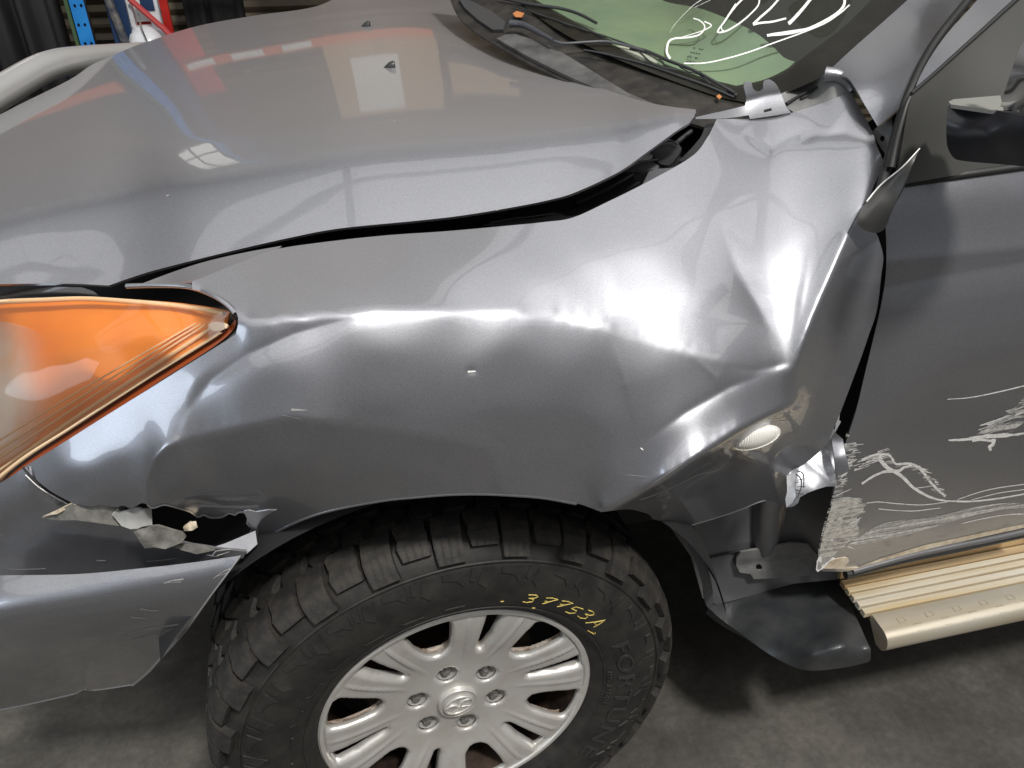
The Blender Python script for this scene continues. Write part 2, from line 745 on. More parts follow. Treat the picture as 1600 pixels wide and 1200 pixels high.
vary(AMBER, 6, (0.72, 0.17, 0.004), (0.82, 0.25, 0.010), 0.35, 0.65, 3)
AMBERD = mat('deep_amber', (0.30, 0.055, 0.004), 0.45)
HAZE_PL = mat('clear_yellowed_plastic', (0.86, 0.62, 0.38), 0.3, 0.0, 0.4)
REFL = mat('lamp_reflector_haze', (0.62, 0.50, 0.40), 0.45, 0.3)
vary(REFL, 9, (0.76, 0.46, 0.26), (0.74, 0.68, 0.62), 0.35, 0.6, 3)
WHITE = mat('white_paint_marker', (0.82, 0.82, 0.80), 0.5)
SCRAPE = mat('scraped_pale_metal', (0.55, 0.54, 0.52), 0.5, 0.0)
vary(SCRAPE, 120, (0.58, 0.57, 0.55), (0.86, 0.85, 0.83), 0.3, 0.55, 6)
SCRATCH_GLINT = mat('scratch_and_edge_glint', (0.34, 0.335, 0.33), 0.5, 0.3)  # real scratches, and the light painted along the torn hem


def patchy(name, base, scale, stretch, lo, hi):
    """worn-through patch: scraped material where the noise is high, clear where it is low"""
    m = mat(name, base, 0.5, 0.2)
    vary(m, 140, tuple(0.6 * c for c in base), base, 0.35, 0.6, 6)
    nt, ln, b = nodes(m)
    n = noise_node(m, scale, 8, 0.72, stretch)
    r = ramp(m, n.outputs['Fac'], [(lo, (0, 0, 0)), (hi, (1, 1, 1))])
    ln.new(r.outputs['Color'], b.inputs['Alpha'])
    return m


SCUFF = patchy('scuffed_patch', (0.74, 0.73, 0.70), 9.0, (1.0, 3.0, 14.0), 0.48, 0.58)
SCUFFD = patchy('dense_scuffed_patch', (0.72, 0.69, 0.63), 14.0, (1.0, 2.0, 8.0), 0.38, 0.50)
STREAK = patchy('streaky_scrape', (0.80, 0.79, 0.76), 4.0, (1.0, 4.0, 46.0), 0.42, 0.56)
TAN = mat('scraped_tan_primer', (0.56, 0.47, 0.34), 0.55)
vary(TAN, 60, (0.42, 0.34, 0.24), (0.66, 0.58, 0.45))
YELLOW = mat('yellow_crayon', (0.60, 0.46, 0.12), 0.7)
FIBRE = mat('torn_plastic', (0.20, 0.19, 0.165), 0.6)
vary(FIBRE, 70, (0.10, 0.097, 0.088), (0.26, 0.25, 0.225), 0.3, 0.7, 9)
bump(FIBRE, 220, 0.35, 0.0012, 8)
DASHM = mat('dashboard', (0.36, 0.42, 0.30), 0.7)
vary(DASHM, 5, (0.25, 0.275, 0.235), (0.35, 0.36, 0.27))


def clear_mat(name, tint, rough=0.02, ior=1.5, haze=0.0, hcol=(0.8, 0.7, 0.6)):
    m = bpy.data.materials.new(name)
    m.use_nodes = True
    nt, ln = m.node_tree.nodes, m.node_tree.links
    nt.clear()
    out = nt.new('ShaderNodeOutputMaterial')
    tr = nt.new('ShaderNodeBsdfTransparent')
    tr.inputs[0].default_value = (*tint, 1)
    gl = nt.new('ShaderNodeBsdfGlossy')
    gl.inputs['Roughness'].default_value = rough
    fr = nt.new('ShaderNodeFresnel')
    fr.inputs['IOR'].default_value = ior
    df = nt.new('ShaderNodeBsdfDiffuse')
    df.inputs[0].default_value = (*hcol, 1)
    mh = nt.new('ShaderNodeMixShader')
    mh.inputs[0].default_value = haze
    mx = nt.new('ShaderNodeMixShader')
    ln.new(tr.outputs[0], mh.inputs[1])
    ln.new(df.outputs[0], mh.inputs[2])
    ln.new(fr.outputs[0], mx.inputs[0])
    ln.new(mh.outputs[0], mx.inputs[1])
    ln.new(gl.outputs[0], mx.inputs[2])
    ln.new(mx.outputs[0], out.inputs[0])
    return m


GLASS = clear_mat('green_tinted_glass', (0.72, 0.84, 0.74), 0.01, 1.5, 0.02)
LENS = clear_mat('clear_lens', (0.97, 0.95, 0.92), 0.07, 1.38, 0.08, (0.95, 0.62, 0.36))
FRIT = mat('black_glass_border', (0.012, 0.012, 0.012), 0.12)
vary(FRIT, 30, (0.008, 0.008, 0.008), (0.03, 0.026, 0.022), 0.45, 0.8, 8)

CONC = mat('workshop_concrete', (0.2, 0.19, 0.17), 0.7)
_n, _l, _b = nodes(CONC)
_a = noise_node(CONC, 2.2, 10, 0.68)
_r = ramp(CONC, _a.outputs['Fac'], [(0.32, (0.034, 0.031, 0.027)), (0.5, (0.080, 0.075, 0.066)), (0.70, (0.165, 0.152, 0.130))])
_s = noise_node(CONC, 60, 6, 0.7)
_r2 = ramp(CONC, _s.outputs['Fac'], [(0.35, (0.72, 0.72, 0.72)), (0.7, (1.1, 1.1, 1.1))])
_mx = _n.new('ShaderNodeMix')
_mx.data_type = 'RGBA'
_mx.blend_type = 'MULTIPLY'
_mx.inputs['Factor'].default_value = 1.0
_l.new(_r.outputs['Color'], _mx.inputs['A'])
_l.new(_r2.outputs['Color'], _mx.inputs['B'])
_l.new(_mx.outputs['Result'], _b.inputs['Base Color'])
rough_vary(CONC, 3.0, 0.5, 0.85)
bump(CONC, 45, 0.25, 0.003, 8)


# ------------------------------------------------------------------ setting
V, F = [], []
fl = mesh_obj('floor', [(-14, -12, 0), (16, -12, 0), (16, 9, 0), (-14, 9, 0)], [(0, 1, 2, 3)], CONC, None, False)
fl['kind'] = 'structure'

WALLM = mat('brown_corrugated_steel', (0.10, 0.08, 0.055), 0.55, 0.3)
vary(WALLM, 3, (0.055, 0.045, 0.03), (0.16, 0.13, 0.085), 0.3, 0.7, 8)
V, F = [], []
NZ = 260
for i in range(NZ + 1):
    z = 4.6 * i / NZ
    y = 4.9 + 0.012 * math.sin(z * 2 * math.pi / 0.076)
    V += [(-7.0, y, z), (8.0, y, z)]
F = [(2 * i, 2 * i + 1, 2 * i + 3, 2 * i + 2) for i in range(NZ)]
wl = mesh_obj('wall', V, F, WALLM, None)
wl['kind'] = 'structure'

CURT = mat('black_drape', (0.018, 0.018, 0.02), 0.75)
vary(CURT, 9, (0.010, 0.010, 0.011), (0.035, 0.034, 0.036), 0.35, 0.7, 8, (1, 1, 0.15))


def drape(name, u0, u1, y, label, folds, amp, ztop=2.2):
    a, b = at_y(u0, 40, y), at_y(u1, 40, y)
    V, F = [], []
    n = folds * 12
    for j in range(2):
        for i in range(n + 1):
            s = i / n
            x = a[0] + (b[0] - a[0]) * s
            yy = y + amp * math.sin(s * folds * 2 * math.pi) + amp * 0.5 * math.sin(s * folds * 3.3 * math.pi + 1)
            V.append((x + 0.01 * math.sin(9 * s), yy, 0.02 if j == 0 else ztop))
    F = [(i, i + 1, n + 2 + i, n + 1 + i) for i in range(n)]
    o = mesh_obj(name, V, F, CURT, None)
    m = o.modifiers.new('solid', 'SOLIDIFY')
    m.thickness = 0.006
    return tag(o, label, 'drape', 'black drapes along the back wall')


drape('black_drape', -330, 100, 3.6, 'black folded drape hanging at the top left corner', 9, 0.035)
drape('black_drape', 292, 384, 4.4, 'black drape hanging right of the red board behind the hood', 3, 0.015)

BLUE = mat('blue_rack_paint', (0.012, 0.20, 0.58), 0.4)
vary(BLUE, 8, (0.010, 0.17, 0.52), (0.02, 0.24, 0.65))
NAVY = mat('navy_rack_paint', (0.010, 0.035, 0.10), 0.45)
DUSTY = mat('scuffed_steel', (0.12, 0.12, 0.12), 0.5, 0.5)
vary(DUSTY, 20, (0.05, 0.06, 0.08), (0.28, 0.26, 0.24))
ORANGE = mat('orange_beam_paint', (0.62, 0.12, 0.03), 0.45)
TAG = mat('white_tag', (0.75, 0.75, 0.72), 0.6)
CARD = mat('cardboard', (0.42, 0.29, 0.16), 0.8)
RED = mat('red_board', (0.55, 0.02, 0.015), 0.4)
vary(RED, 7, (0.42, 0.012, 0.010), (0.62, 0.03, 0.02))


def slab(name, lo, hi, m, parent, bevel=0.003):
    V, F = box_vf(lo, hi)
    return mesh_obj(name, V, F, m, parent, True, bevel)


# pallet rack: perforated blue upright, navy brace behind it, orange beams with white tags
YR = 3.2
pa, pb = at_y(108, 5, YR), at_y(143, 72, YR)
tilt = (at_y(138, 72, YR)[0] - at_y(118, 5, YR)[0])
zx = at_y(118, 5, YR)[2] - at_y(138, 72, YR)[2]
rack = empty('pallet_rack', (pa[0], YR, 0))
tag(rack, 'blue perforated pallet rack upright with orange beams behind the bull bar', 'pallet rack')


def rel(V, o):
    return [(v[0] - o[0], v[1] - o[1], v[2] - o[2]) for v in V]


wU = at_y(130, 5, YR)[0] - at_y(107, 5, YR)[0]
x0 = 0.0
loop = outline(0.5, [(x0, 0.0), (x0 + wU, 0.0)], [(x0 + wU, 0.0), (x0 + wU, 3.6)], [(x0 + wU, 3.6), (x0, 3.6)], [(x0, 3.6), (x0, 0.0)])
holes = []
for k in range(48):
    zz = 0.05 + k * 0.074
    for cx_ in (0.28, 0.72):
        c = np.array([x0 + wU * cx_ + (0.003 if k % 2 else -0.003), zz])
        holes.append([tuple(c + np.array([0.006 * math.cos(t), 0.008 * math.sin(t)])) for t in np.linspace(0, 2 * math.pi, 7)[:-1]])
P2, T2 = tri2d(loop, holes, 0.5)
me = bpy.data.meshes.new('upright')
me.from_pydata([(p[0], 0.0, p[1]) for p in P2], [], T2.tolist())
up = finish('upright', me, BLUE, rack, False)
m = up.modifiers.new('solid', 'SOLIDIFY')
m.thickness = 0.004
slab('upright_web', (0.004, 0.012, 0), (wU - 0.004, 0.06, 3.6), BLACKIN, rack)
slab('green_edge', (-0.022, 0.004, 0), (-0.006, 0.03, 3.6), mat('green_strip', (0.05, 0.10, 0.04), 0.6), rack)
slab('rear_upright', (wU + 0.07, 0.05, 0), (wU + 0.15, 0.13, 3.6), NAVY, rack)
Vb, Fb = tube_vf([(wU + 0.01, 0.03, 1.75), (wU + 0.14, 0.03, 0.85)], 0.018, 8)
mesh_obj('brace', Vb, Fb, DUSTY, rack)
slab('beam', (wU + 0.2, -0.04, 1.78), (1.55, 0.02, 1.84), ORANGE, rack)
slab('beam', (-2.8, -0.04, 1.78), (-0.05, 0.02, 1.86), ORANGE, rack)
for k in range(3):
    xx = wU + 0.22 + k * 0.24
    slab('price_tag', (xx, -0.046, 1.79), (xx + 0.15, -0.0412, 1.83), TAG, rack, 0)

# cardboard cartons on the rack (seen mirrored in the hood)
for (cx_, cz_, w_, h_, lab) in [(0.95, 1.85, 0.62, 0.46, 'brown cardboard carton with white paper mirrored in the hood'),
                                (1.62, 2.0, 0.34, 0.22, 'plain brown cardboard carton at the right end of the rack')]:
    o = empty('cardboard_carton', (pa[0] + cx_, YR + 0.02, cz_))
    tag(o, lab, 'carton', 'cartons stored on the pallet rack')
    slab('carton_body', (0, 0, 0.003), (w_, 0.45, h_), CARD, o, 0.004)
    slab('tape_strip', (w_ * 0.46, -0.002, 0.01), (w_ * 0.54, 0.0, h_ - 0.01), mat('brown_tape', (0.30, 0.19, 0.09), 0.35), o, 0)
    if 'paper' in lab:
        slab('paper_sheet', (0.14, -0.004, 0.10), (0.40, -0.0025, 0.42), TAG, o, 0)

# red board with a white gas bottle in front of it
YB = 3.5
b0, b1 = at_y(182, 8, YB), at_y(262, 8, YB)
board = empty('fire_point_board', (b0[0], YB, 0))
tag(board, 'tall red board with white notice standing behind the hood', 'board')
bw = b1[0] - b0[0]
slab('post', (0.0, 0, 0), (bw * 0.22, 0.03, 2.1), RED, board)
slab('post', (bw * 0.66, 0, 0), (bw, 0.03, 2.1), RED, board)
slab('back_panel', (bw * 0.225, 0.006, 0.9), (bw * 0.655, 0.024, 2.1), RED, board)
n0 = at_y(194, 12, YB - 0.006)[2]
slab('notice', (bw * 0.16, -0.008, n0 - 0.06), (bw * 0.60, -0.003, n0 + 0.3), TAG, board, 0)
for q in ((0.8, -0.02), (0.12, 0.1)):
    Vb, Fb = tube_vf([(bw * q[0], -0.006, n0 + q[1]), (bw * q[0], 0.0, n0 + q[1])], 0.012, 10)
    mesh_obj('bolt', Vb, Fb, BLACKIN, board)
YG = 3.3
g = at_y(232, 62, YG)
bott = empty('gas_bottle', (g[0], YG, 0))
tag(bott, 'white gas bottle with red hose before the red board', 'gas bottle')
prof = [(0.0, 0.02), (0.09, 0.02), (0.10, 0.05), (0.10, g[2] - 0.06), (0.095, g[2] - 0.01), (0.08, g[2] + 0.03), (0.05, g[2] + 0.055), (0.03, g[2] + 0.06), (0.0, g[2] + 0.062)]


def lathe(name, prof, m, parent, n=32, axis='z', smooth=True):
    V, F = [], []
    for i in range(n):
        a = 2 * math.pi * i / n
        for (r, h) in prof:
            if axis == 'z':
                V.append((r * math.cos(a), r * math.sin(a), h))
            else:                                              # wheel axis: y, h measured along y
                V.append((r * math.cos(a), h, r * math.sin(a)))
    k = len(prof)
    for i in range(n):
        j = (i + 1) % n
        for q in range(k - 1):
            F.append((i * k + q, j * k + q, j * k + q + 1, i * k + q + 1))
    me = bpy.data.meshes.new(name)
    me.from_pydata(V, [], F)
    bm = bmesh.new()
    bm.from_mesh(me)
    bmesh.ops.remove_doubles(bm, verts=bm.verts, dist=1e-6)
    bmesh.ops.recalc_face_normals(bm, faces=bm.faces)
    bm.to_mesh(me)
    bm.free()
    o = finish(name, me, m, parent, smooth)
    if smooth and hasattr(me, 'set_sharp_from_angle'):
        me.set_sharp_from_angle(angle=math.radians(45))
    return o


BOTW = mat('white_bottle_enamel', (0.70, 0.71, 0.74), 0.3, 0, 0.4)
lathe('bottle_body', prof, BOTW, bott)
slab('valve_guard', (-0.075, -0.02, g[2] + 0.05), (-0.035, 0.03, g[2] + 0.24), BOTW, bott, 0.008)
slab('valve_guard', (0.03, -0.02, g[2] + 0.05), (0.075, 0.03, g[2] + 0.24), BOTW, bott, 0.008)
slab('valve_guard_top', (-0.07, -0.018, g[2] + 0.205), (0.07, 0.028, g[2] + 0.236), BOTW, bott, 0.008)
slab('maker_plate', (0.005, -0.026, g[2] + 0.12), (0.06, -0.0215, g[2] + 0.19), NAVY, bott, 0)
Vb, Fb = tube_vf([(-0.03, -0.045, g[2] + 0.17), (0.02, -0.06, g[2] + 0.12), (0.09, -0.08, g[2] + 0.05), (0.15, -0.1, g[2] - 0.03)], 0.013, 8)
mesh_obj('hose', Vb, Fb, mat('red_hose', (0.45, 0.05, 0.05), 0.4), bott)
Vb, Fb = tube_vf([(-0.01, -0.05, g[2] + 0.11), (0.0, -0.09, g[2] + 0.05), (0.02, -0.115, g[2] - 0.03)], 0.004, 6)
mesh_obj('strap', Vb, Fb, DUSTY, bott)

# high paned window in the back wall (seen mirrored in the hood)
PANE = bpy.data.materials.new('daylit_pane')
PANE.use_nodes = True
_pb = PANE.node_tree.nodes['Principled BSDF']
_pb.inputs['Base Color'].default_value = (0.6, 0.6, 0.58, 1)
_pb.inputs['Emission Color'].default_value = (1.0, 0.98, 0.92, 1)
_pb.inputs['Emission Strength'].default_value = 1.5
win = empty('wall_window', (-2.05, 4.84, 3.35))
win.scale = (0.55, 1.0, 0.75)
tag(win, 'bright paned wall window mirrored in the left side of the hood', 'window')
for (x0_, x1_) in ((0.0, 0.30), (0.36, 0.95)):
    for (z0_, z1_) in ((0.0, 0.22), (0.27, 0.80), (0.85, 0.95)):
        slab('pane', (x0_, -0.004, z0_), (x1_, 0.004, z1_), PANE, win, 0)
slab('frame', (-0.05, -0.02, -0.05), (1.0, -0.0065, -0.004), DUSTY, win)
slab('frame', (0.305, -0.02, 0.0), (0.355, -0.0065, 0.95), DUSTY, win)

# unseen purlins and trusses, added so their dark lines reflect in the paint
BEAM = mat('roof_steel', (0.10, 0.10, 0.10), 0.6)
for yy in (-5.2, -3.4, -1.7, 0.0, 1.6):
    o = slab('roof_beam', (-7.8, yy - 0.045, 5.85), (7.0, yy + 0.045, 5.98), BEAM, None, 0)
    o['kind'] = 'structure'
for xx in (-4.4, -0.6, 3.2):
    o = slab('roof_beam', (xx - 0.08, -6.6, 5.55), (xx + 0.08, 2.3, 5.82), BEAM, None, 0)
    o['kind'] = 'structure'


# ------------------------------------------------------------------ the damaged pickup truck
truck = empty('pickup_truck', (0, 0.9, 0))
tag(truck, 'grey pickup truck with crumpled front left fender and scraped door', 'pickup truck')
truck.location = (0, 0, 0)

# ---- hood
HOOD_EDGE = [(170, 446), (210, 432), (250, 420), (350, 395), (450, 372), (530, 357), (650, 345), (720, 337), (800, 324),
             (860, 312), (900, 300), (966, 269), (1012, 237), (1059, 203), (1078, 191), (1087, 176)]
HOOD_REAR = [(1087, 171), (1044, 166), (997, 156), (931, 134), (875, 109), (825, 84), (778, 58), (762, 50), (741, 34),
             (722, 14), (712, -4), (704, -30)]
def spl(x, xs, ys):
    """smooth 1-d interpolation through knots"""
    xs, ys = np.asarray(xs, float), np.asarray(ys, float)
    m = np.gradient(ys, xs)
    i = int(np.clip(np.searchsorted(xs, x) - 1, 0, len(xs) - 2))
    h = xs[i + 1] - xs[i]
    t = (x - xs[i]) / h
    return ((2 * t ** 3 - 3 * t ** 2 + 1) * ys[i] + (t ** 3 - 2 * t ** 2 + t) * h * m[i]
            + (-2 * t ** 3 + 3 * t ** 2) * ys[i + 1] + (t ** 3 - t ** 2) * h * m[i + 1])


def march(u, v0, y0, v1, efun, n=60):
    """walk a panel's cross-section from a known point, following its slope (tilt of the normal above level, in degrees)"""
    P = at_y(u, v0, y0)
    out = [(u, v0, y0)]
    for i in range(1, n + 1):
        v = v0 + (v1 - v0) * i / n
        e = math.radians(efun((i - 0.5) / n))
        nn = np.array([0.0, -math.cos(e), math.sin(e)])
        P = at_plane(u, v, P, nn)
        out.append((u, v, P[1]))
    return out


# hood: slope tables from the edge (s 0) over the roll line (1) and the crease (2) to the far side (3)
HU = [-80, 0, 100, 200, 300, 400, 530, 650, 800, 900, 966, 1012, 1056]
H_EDGE = [446, 444, 443, 436, 407, 383, 357, 345, 324, 300, 269, 238, 206]
H_YE = [0.275, 0.255, 0.230, 0.205, 0.185, 0.172, 0.162, 0.157, 0.157, 0.165, 0.175, 0.186, 0.202]
H_ROLL = [372, 350, 324, 306, 288, 269, 246, 234, 222, 209, 198, 190, 182]
H_CR = [298, 278, 255, 234, 220, 211, 199, 188, 180, 177, 175, 174, 174]
H_FAR = [228, 186, 135, 84, 50, 30, 0, -10, 100, 130, 150, 160, 167]
hc = []
for u in np.linspace(-80, 1056, 40):
    ve, vr, vc, vf = spl(u, HU, H_EDGE), spl(u, HU, H_ROLL), spl(u, HU, H_CR), spl(u, HU, H_FAR)
    ye = spl(u, HU, H_YE)
    m1 = march(u, ve, ye, vr, lambda t: float(np.interp(t, [0, 0.7, 1.0], [60, 61, 68])))
    m2 = march(u, vr, m1[-1][2], vc, lambda t: float(np.interp(t, [0, 0.25, 1.0], [70, 80, 84])))
    m3 = march(u, vc, m2[-1][2], vf, lambda t: float(np.interp(t, [0, 0.5, 0.85, 1.0], [85.5, 86.7, 87.6, 88.2])))
    for mm, st in ((m1, 10), (m2, 10), (m3, 12)):
        hc += mm[::st]
    hc.append(m3[-1])
hood_s = Surf(hc, 3e-6)
CREASE = [(-80, 298), (0, 278), (100, 255), (200, 234), (300, 220), (400, 211), (500, 202), (600, 191), (700, 186), (800, 181), (900, 177)]
hood_s.crease(CREASE, [-0.0022] * 8 + [-0.0016, -0.001, 0.0], 9, 12, 2)
HOODL = outline(8, HOOD_EDGE, [(1087, 176), (1087, 171)], HOOD_REAR,
                [(704, -30), (560, -30)], [(560, -30), (500, 8), (400, 24), (325, 37), (275, 50), (240, 62), (205, 74), (170, 90), (142, 102), (108, 125), (37, 160), (0, 179), (-70, 215)],
                [(-70, 215), (-80, 300), (-80, 446)], [(-80, 446), (0, 444), (100, 443), (170, 446)])
hood = sheet('hood', HOODL, hood_s, PAINT, truck, 7.0, 0.004)
hood['label'] = 'dusty grey hood standing slightly open'

# ---- fender
FTOP = [(300, 440), (340, 424), (380, 408), (430, 390), (500, 379), (600, 368), (700, 361), (800, 352), (850, 347), (895, 340), (950, 315), (1010, 285),
        (1080, 245), (1105, 215), (1120, 186)]
FREAR_TOP = [(1120, 186), (1176, 185), (1229, 178), (1244, 174), (1285, 161), (1330, 143)]
FREAR = [(1330, 143), (1341, 165), (1364, 208), (1369, 225), (1383, 257)]
FREAR2 = [(1383, 257), (1371, 279), (1360, 305), (1352, 335), (1362, 352), (1372, 370)]
FREAR3 = [(1372, 370), (1380, 400), (1377, 430), (1370, 485), (1357, 525), (1345, 560), (1330, 600), (1311, 650), (1299, 678)]
FTORN = [(1299, 678), (1292, 694), (1262, 721), (1240, 730), (1232, 745), (1229, 772), (1227, 792)]
FLOW = [(1227, 792), (1215, 786), (1197, 782), (1185, 785), (1150, 799), (1100, 815), (1052, 828)]
FLOW2 = [(1052, 828), (1040, 817), (1020, 811)]
FLOW3 = [(1020, 811), (1012, 803), (985, 796), (965, 797), (940, 800)]
FLIP = [(940, 800), (900, 786), (850, 777), (800, 773), (750, 771), (700, 772), (650, 776), (600, 781), (525, 795), (475, 810), (430, 831), (397, 852)]
fjag = [(397, 852), (400, 842), (391, 832), (394, 826), (386, 818), (388, 808), (380, 800), (372, 801), (367, 805), (358, 802), (347, 808), (330, 809),
        (318, 804), (309, 808), (298, 800), (285, 796), (268, 791), (255, 789), (246, 792), (237, 794), (230, 789)]
FFRONT = [(230, 789), (222, 786), (205, 794), (192, 790), (180, 793), (160, 789), (140, 791), (115, 787)]
FSEAM = [(115, 787), (80, 768), (55, 748), (37, 730)]
FLAMP = [(37, 730), (100, 691), (160, 653), (250, 597), (320, 553), (368, 523)]
FLAMP2 = [(368, 523), (372, 505), (370, 490), (355, 472), (330, 459), (300, 452)]
FEND = outline(4, FTOP, FREAR_TOP, FREAR, FREAR2, FREAR3, FTORN, FLOW, FLOW2, FLOW3, FLIP, *[[fjag[i], fjag[i + 1]] for i in range(len(fjag) - 1)],
               FFRONT, FSEAM, FLAMP, FLAMP2, [(300, 452), (300, 440)])
# lengthwise curves of the flare, then cross-sections: s runs from the upper edge (0) over the crease (1) to the arch lip (2)
KU = [385, 450, 500, 600, 700, 800, 895, 950, 1010, 1080, 1120, 1180]
KV_TOP = [406, 385, 379, 368, 361, 352, 341, 316, 286, 246, 200, 188]
KU2 = [385, 450, 520, 600, 700, 800, 870, 940, 1000, 1060, 1120, 1180]
KV_CR = [505, 497, 492, 488, 486, 488, 494, 508, 526, 545, 562, 580]
KU3 = [385, 430, 475, 525, 600, 700, 800, 900, 940, 1000, 1030, 1090, 1150, 1180]
KV_LIP = [800, 800, 806, 795, 781, 772, 773, 786, 797, 768, 752, 712, 674, 660]
FU = [385, 500, 640, 800, 940, 1060, 1180]
FY0 = [0.030, 0.012, 0.002, 0.002, 0.010, 0.004, 0.002]
S_UP = [0.0, 0.06, 0.2, 0.45, 0.75, 1.0]                    # from the crease up to the hood gap
E_UP = [[46, 46, 46, 46, 46, 45, 45], [62, 64, 64, 58, 48, 44, 40], [71, 73, 73, 66, 51, 42, 37], [74, 77, 77, 71, 55, 43, 36], [76, 78, 77, 73, 58, 46, 37], [76, 78, 76, 72, 58, 48, 40]]
S_DN = [0.0, 0.06, 0.22, 0.50, 0.68, 0.83, 1.0]             # from the crease down to the arch lip
E_DN = [[42, 42, 42, 42, 42, 42, 42], [33, 32, 31, 32, 34, 33, 36], [27, 26, 25, 25, 26, 24, 28], [17, 15, 14, 15, 16, 15, 21], [0, 4, 8, 10, 11, 11, 17], [-30, -14, -4, 4, 8, 9, 15], [-42, -24, -13, -4, 4, 7, 13]]


def etab(u, S, E):
    vals = [spl(u, FU, r) for r in E]
    return lambda t: float(np.interp(t, S, vals))


fc = []
for u in np.linspace(395, 1180, 31):
    vt, vc, vl = spl(u, KU, KV_TOP), spl(u, KU2, KV_CR), spl(u, KU3, KV_LIP)
    y0 = spl(u, FU, FY0)
    mu = march(u, vc, y0, vt, etab(u, S_UP, E_UP))
    md = march(u, vc, y0, vl, etab(u, S_DN, E_DN))
    fc += mu[0::10] + md[6::9]


fc += [
    # front: upper tip, under the lamp, nose
    (300, 440, 0.097), (340, 430, 0.104), (340, 465, 0.070), (368, 500, 0.040), (368, 523, 0.035),
    (250, 597, 0.046), (310, 560, 0.038), (160, 653, 0.066), (100, 690, 0.078), (37, 730, 0.090), (115, 787, 0.084), (170, 790, 0.068), (215, 788, 0.048),
    (120, 740, 0.080), (200, 720, 0.054), (200, 660, 0.053), (300, 620, 0.024), (340, 680, 0.001), (330, 640, 0.012), (270, 660, 0.030), (260, 690, 0.030),
    (232, 740, 0.040), (228, 790, 0.042), (300, 740, 0.036), (340, 760, 0.046), (300, 800, 0.078), (345, 806, 0.078), (250, 785, 0.062), (397, 850, 0.070), (430, 831, 0.044),
    # folded skirt under the crumple
    (1238, 634, -0.004), (1210, 647, -0.014), (1299, 680, 0.034), (1000, 797, -0.026), (1052, 828, 0.034), (1100, 815, 0.066), (1150, 799, 0.092), (1197, 782, 0.102), (1227, 790, 0.066), (1180, 695, 0.032), (1130, 735, 0.020),
    (1150, 760, 0.064), (1240, 690, 0.046), (1215, 735, 0.072), (1265, 665, 0.034), (1070, 785, 0.010), (1030, 790, -0.006), (1290, 692, 0.036)]
# rear dish beside the windscreen pillar and the strip beside the door
LL = [(1225, 574), (1242, 542), (1262, 505), (1300, 420), (1338, 335)]
P_ = at_y(1225, 574, 0.006)
ly = [0.006]
for a_, b_ in zip(LL, LL[1:]):
    for k in range(1, 13):
        q = (a_[0] + (b_[0] - a_[0]) * k / 12, a_[1] + (b_[1] - a_[1]) * k / 12)
        E_, A_ = math.radians(36), math.radians(6)
        P_ = at_plane(q[0], q[1], P_, np.array([math.sin(A_) * math.cos(E_), -math.cos(A_) * math.cos(E_), math.sin(E_)]))
    ly.append(float(P_[1]))
for (u, v0), y0, vt in zip(LL, ly, (178, 174, 170, 158, 162)):
    fc += march(u, v0, y0, vt, lambda t: float(np.interp(t, [0, 0.5, 1], (38, 37, 36))))[::15]
fc += [(1372, 370, 0.088), (1378, 430, 0.066), (1370, 485, 0.054), (1357, 525, 0.046), (1325, 600, 0.034), (1300, 640, 0.032), (1310, 500, 0.050), (1285, 570, 0.026), (1262, 610, 0.012), (1345, 440, 0.074)]
fc += [(1383, 257, 0.128), (1371, 300, 0.112)]
fen_b = Surf(fc, 6e-6)
fen_s = NSurf(fen_b, (0, 120), (1420, 880), 5.0)
CR_L = list(zip(KU2, KV_CR))
RIDGE = [(940, 800), (985, 776), (1030, 751), (1090, 713), (1150, 675), (1200, 648), (1240, 630)]
PINCH = [(285, 688), (258, 699), (240, 718), (230, 748), (231, 792)]
LSTRIP = [(1352, 318), (1330, 355), (1300, 425), (1272, 490), (1252, 540), (1239, 580), (1246, 612), (1262, 642)]
fen_s.region([(280, 380), (430, 330), (700, 300), (895, 280), (960, 250)] + [(960, 513), (940, 508), (870, 494), (800, 488), (700, 486), (600, 488), (520, 492), (450, 497), (385, 505), (370, 480), (345, 462)],
             [(330, 445, 70, 0), (420, 430, 76, 0), (560, 410, 77, 0), (520, 470, 72, 0), (640, 460, 70, 0), (700, 390, 70, 0), (760, 450, 60, 0), (850, 400, 62, 0), (860, 470, 52, 0), (930, 440, 54, 3), (930, 360, 62, 3)], 0.12)
fen_s.region([(960, 250), (1010, 220), (1080, 160), (1120, 118), (1425, 118), (1425, 290), (1372, 300), (1352, 318)] + LSTRIP[1:6] + [(1210, 574), (1180, 580), (1120, 562), (1060, 545), (1000, 526), (960, 513)],
             [(1000, 340, 62, 4), (1000, 440, 54, 5), (1010, 505, 44, 4), (1100, 280, 62, 6), (1100, 400, 58, 6), (1100, 520, 45, 4), (1180, 230, 63, 8), (1200, 350, 60, 6), (1190, 470, 54, 4), (1165, 548, 42, 2), (1215, 540, 46, 0),
              (1260, 200, 60, 5), (1260, 300, 60, 0), (1290, 380, 58, -4), (1245, 500, 54, -8), (1330, 200, 55, 8), (1335, 280, 56, 6), (1375, 250, 44, 20), (1355, 300, 40, 12)], 0.12)
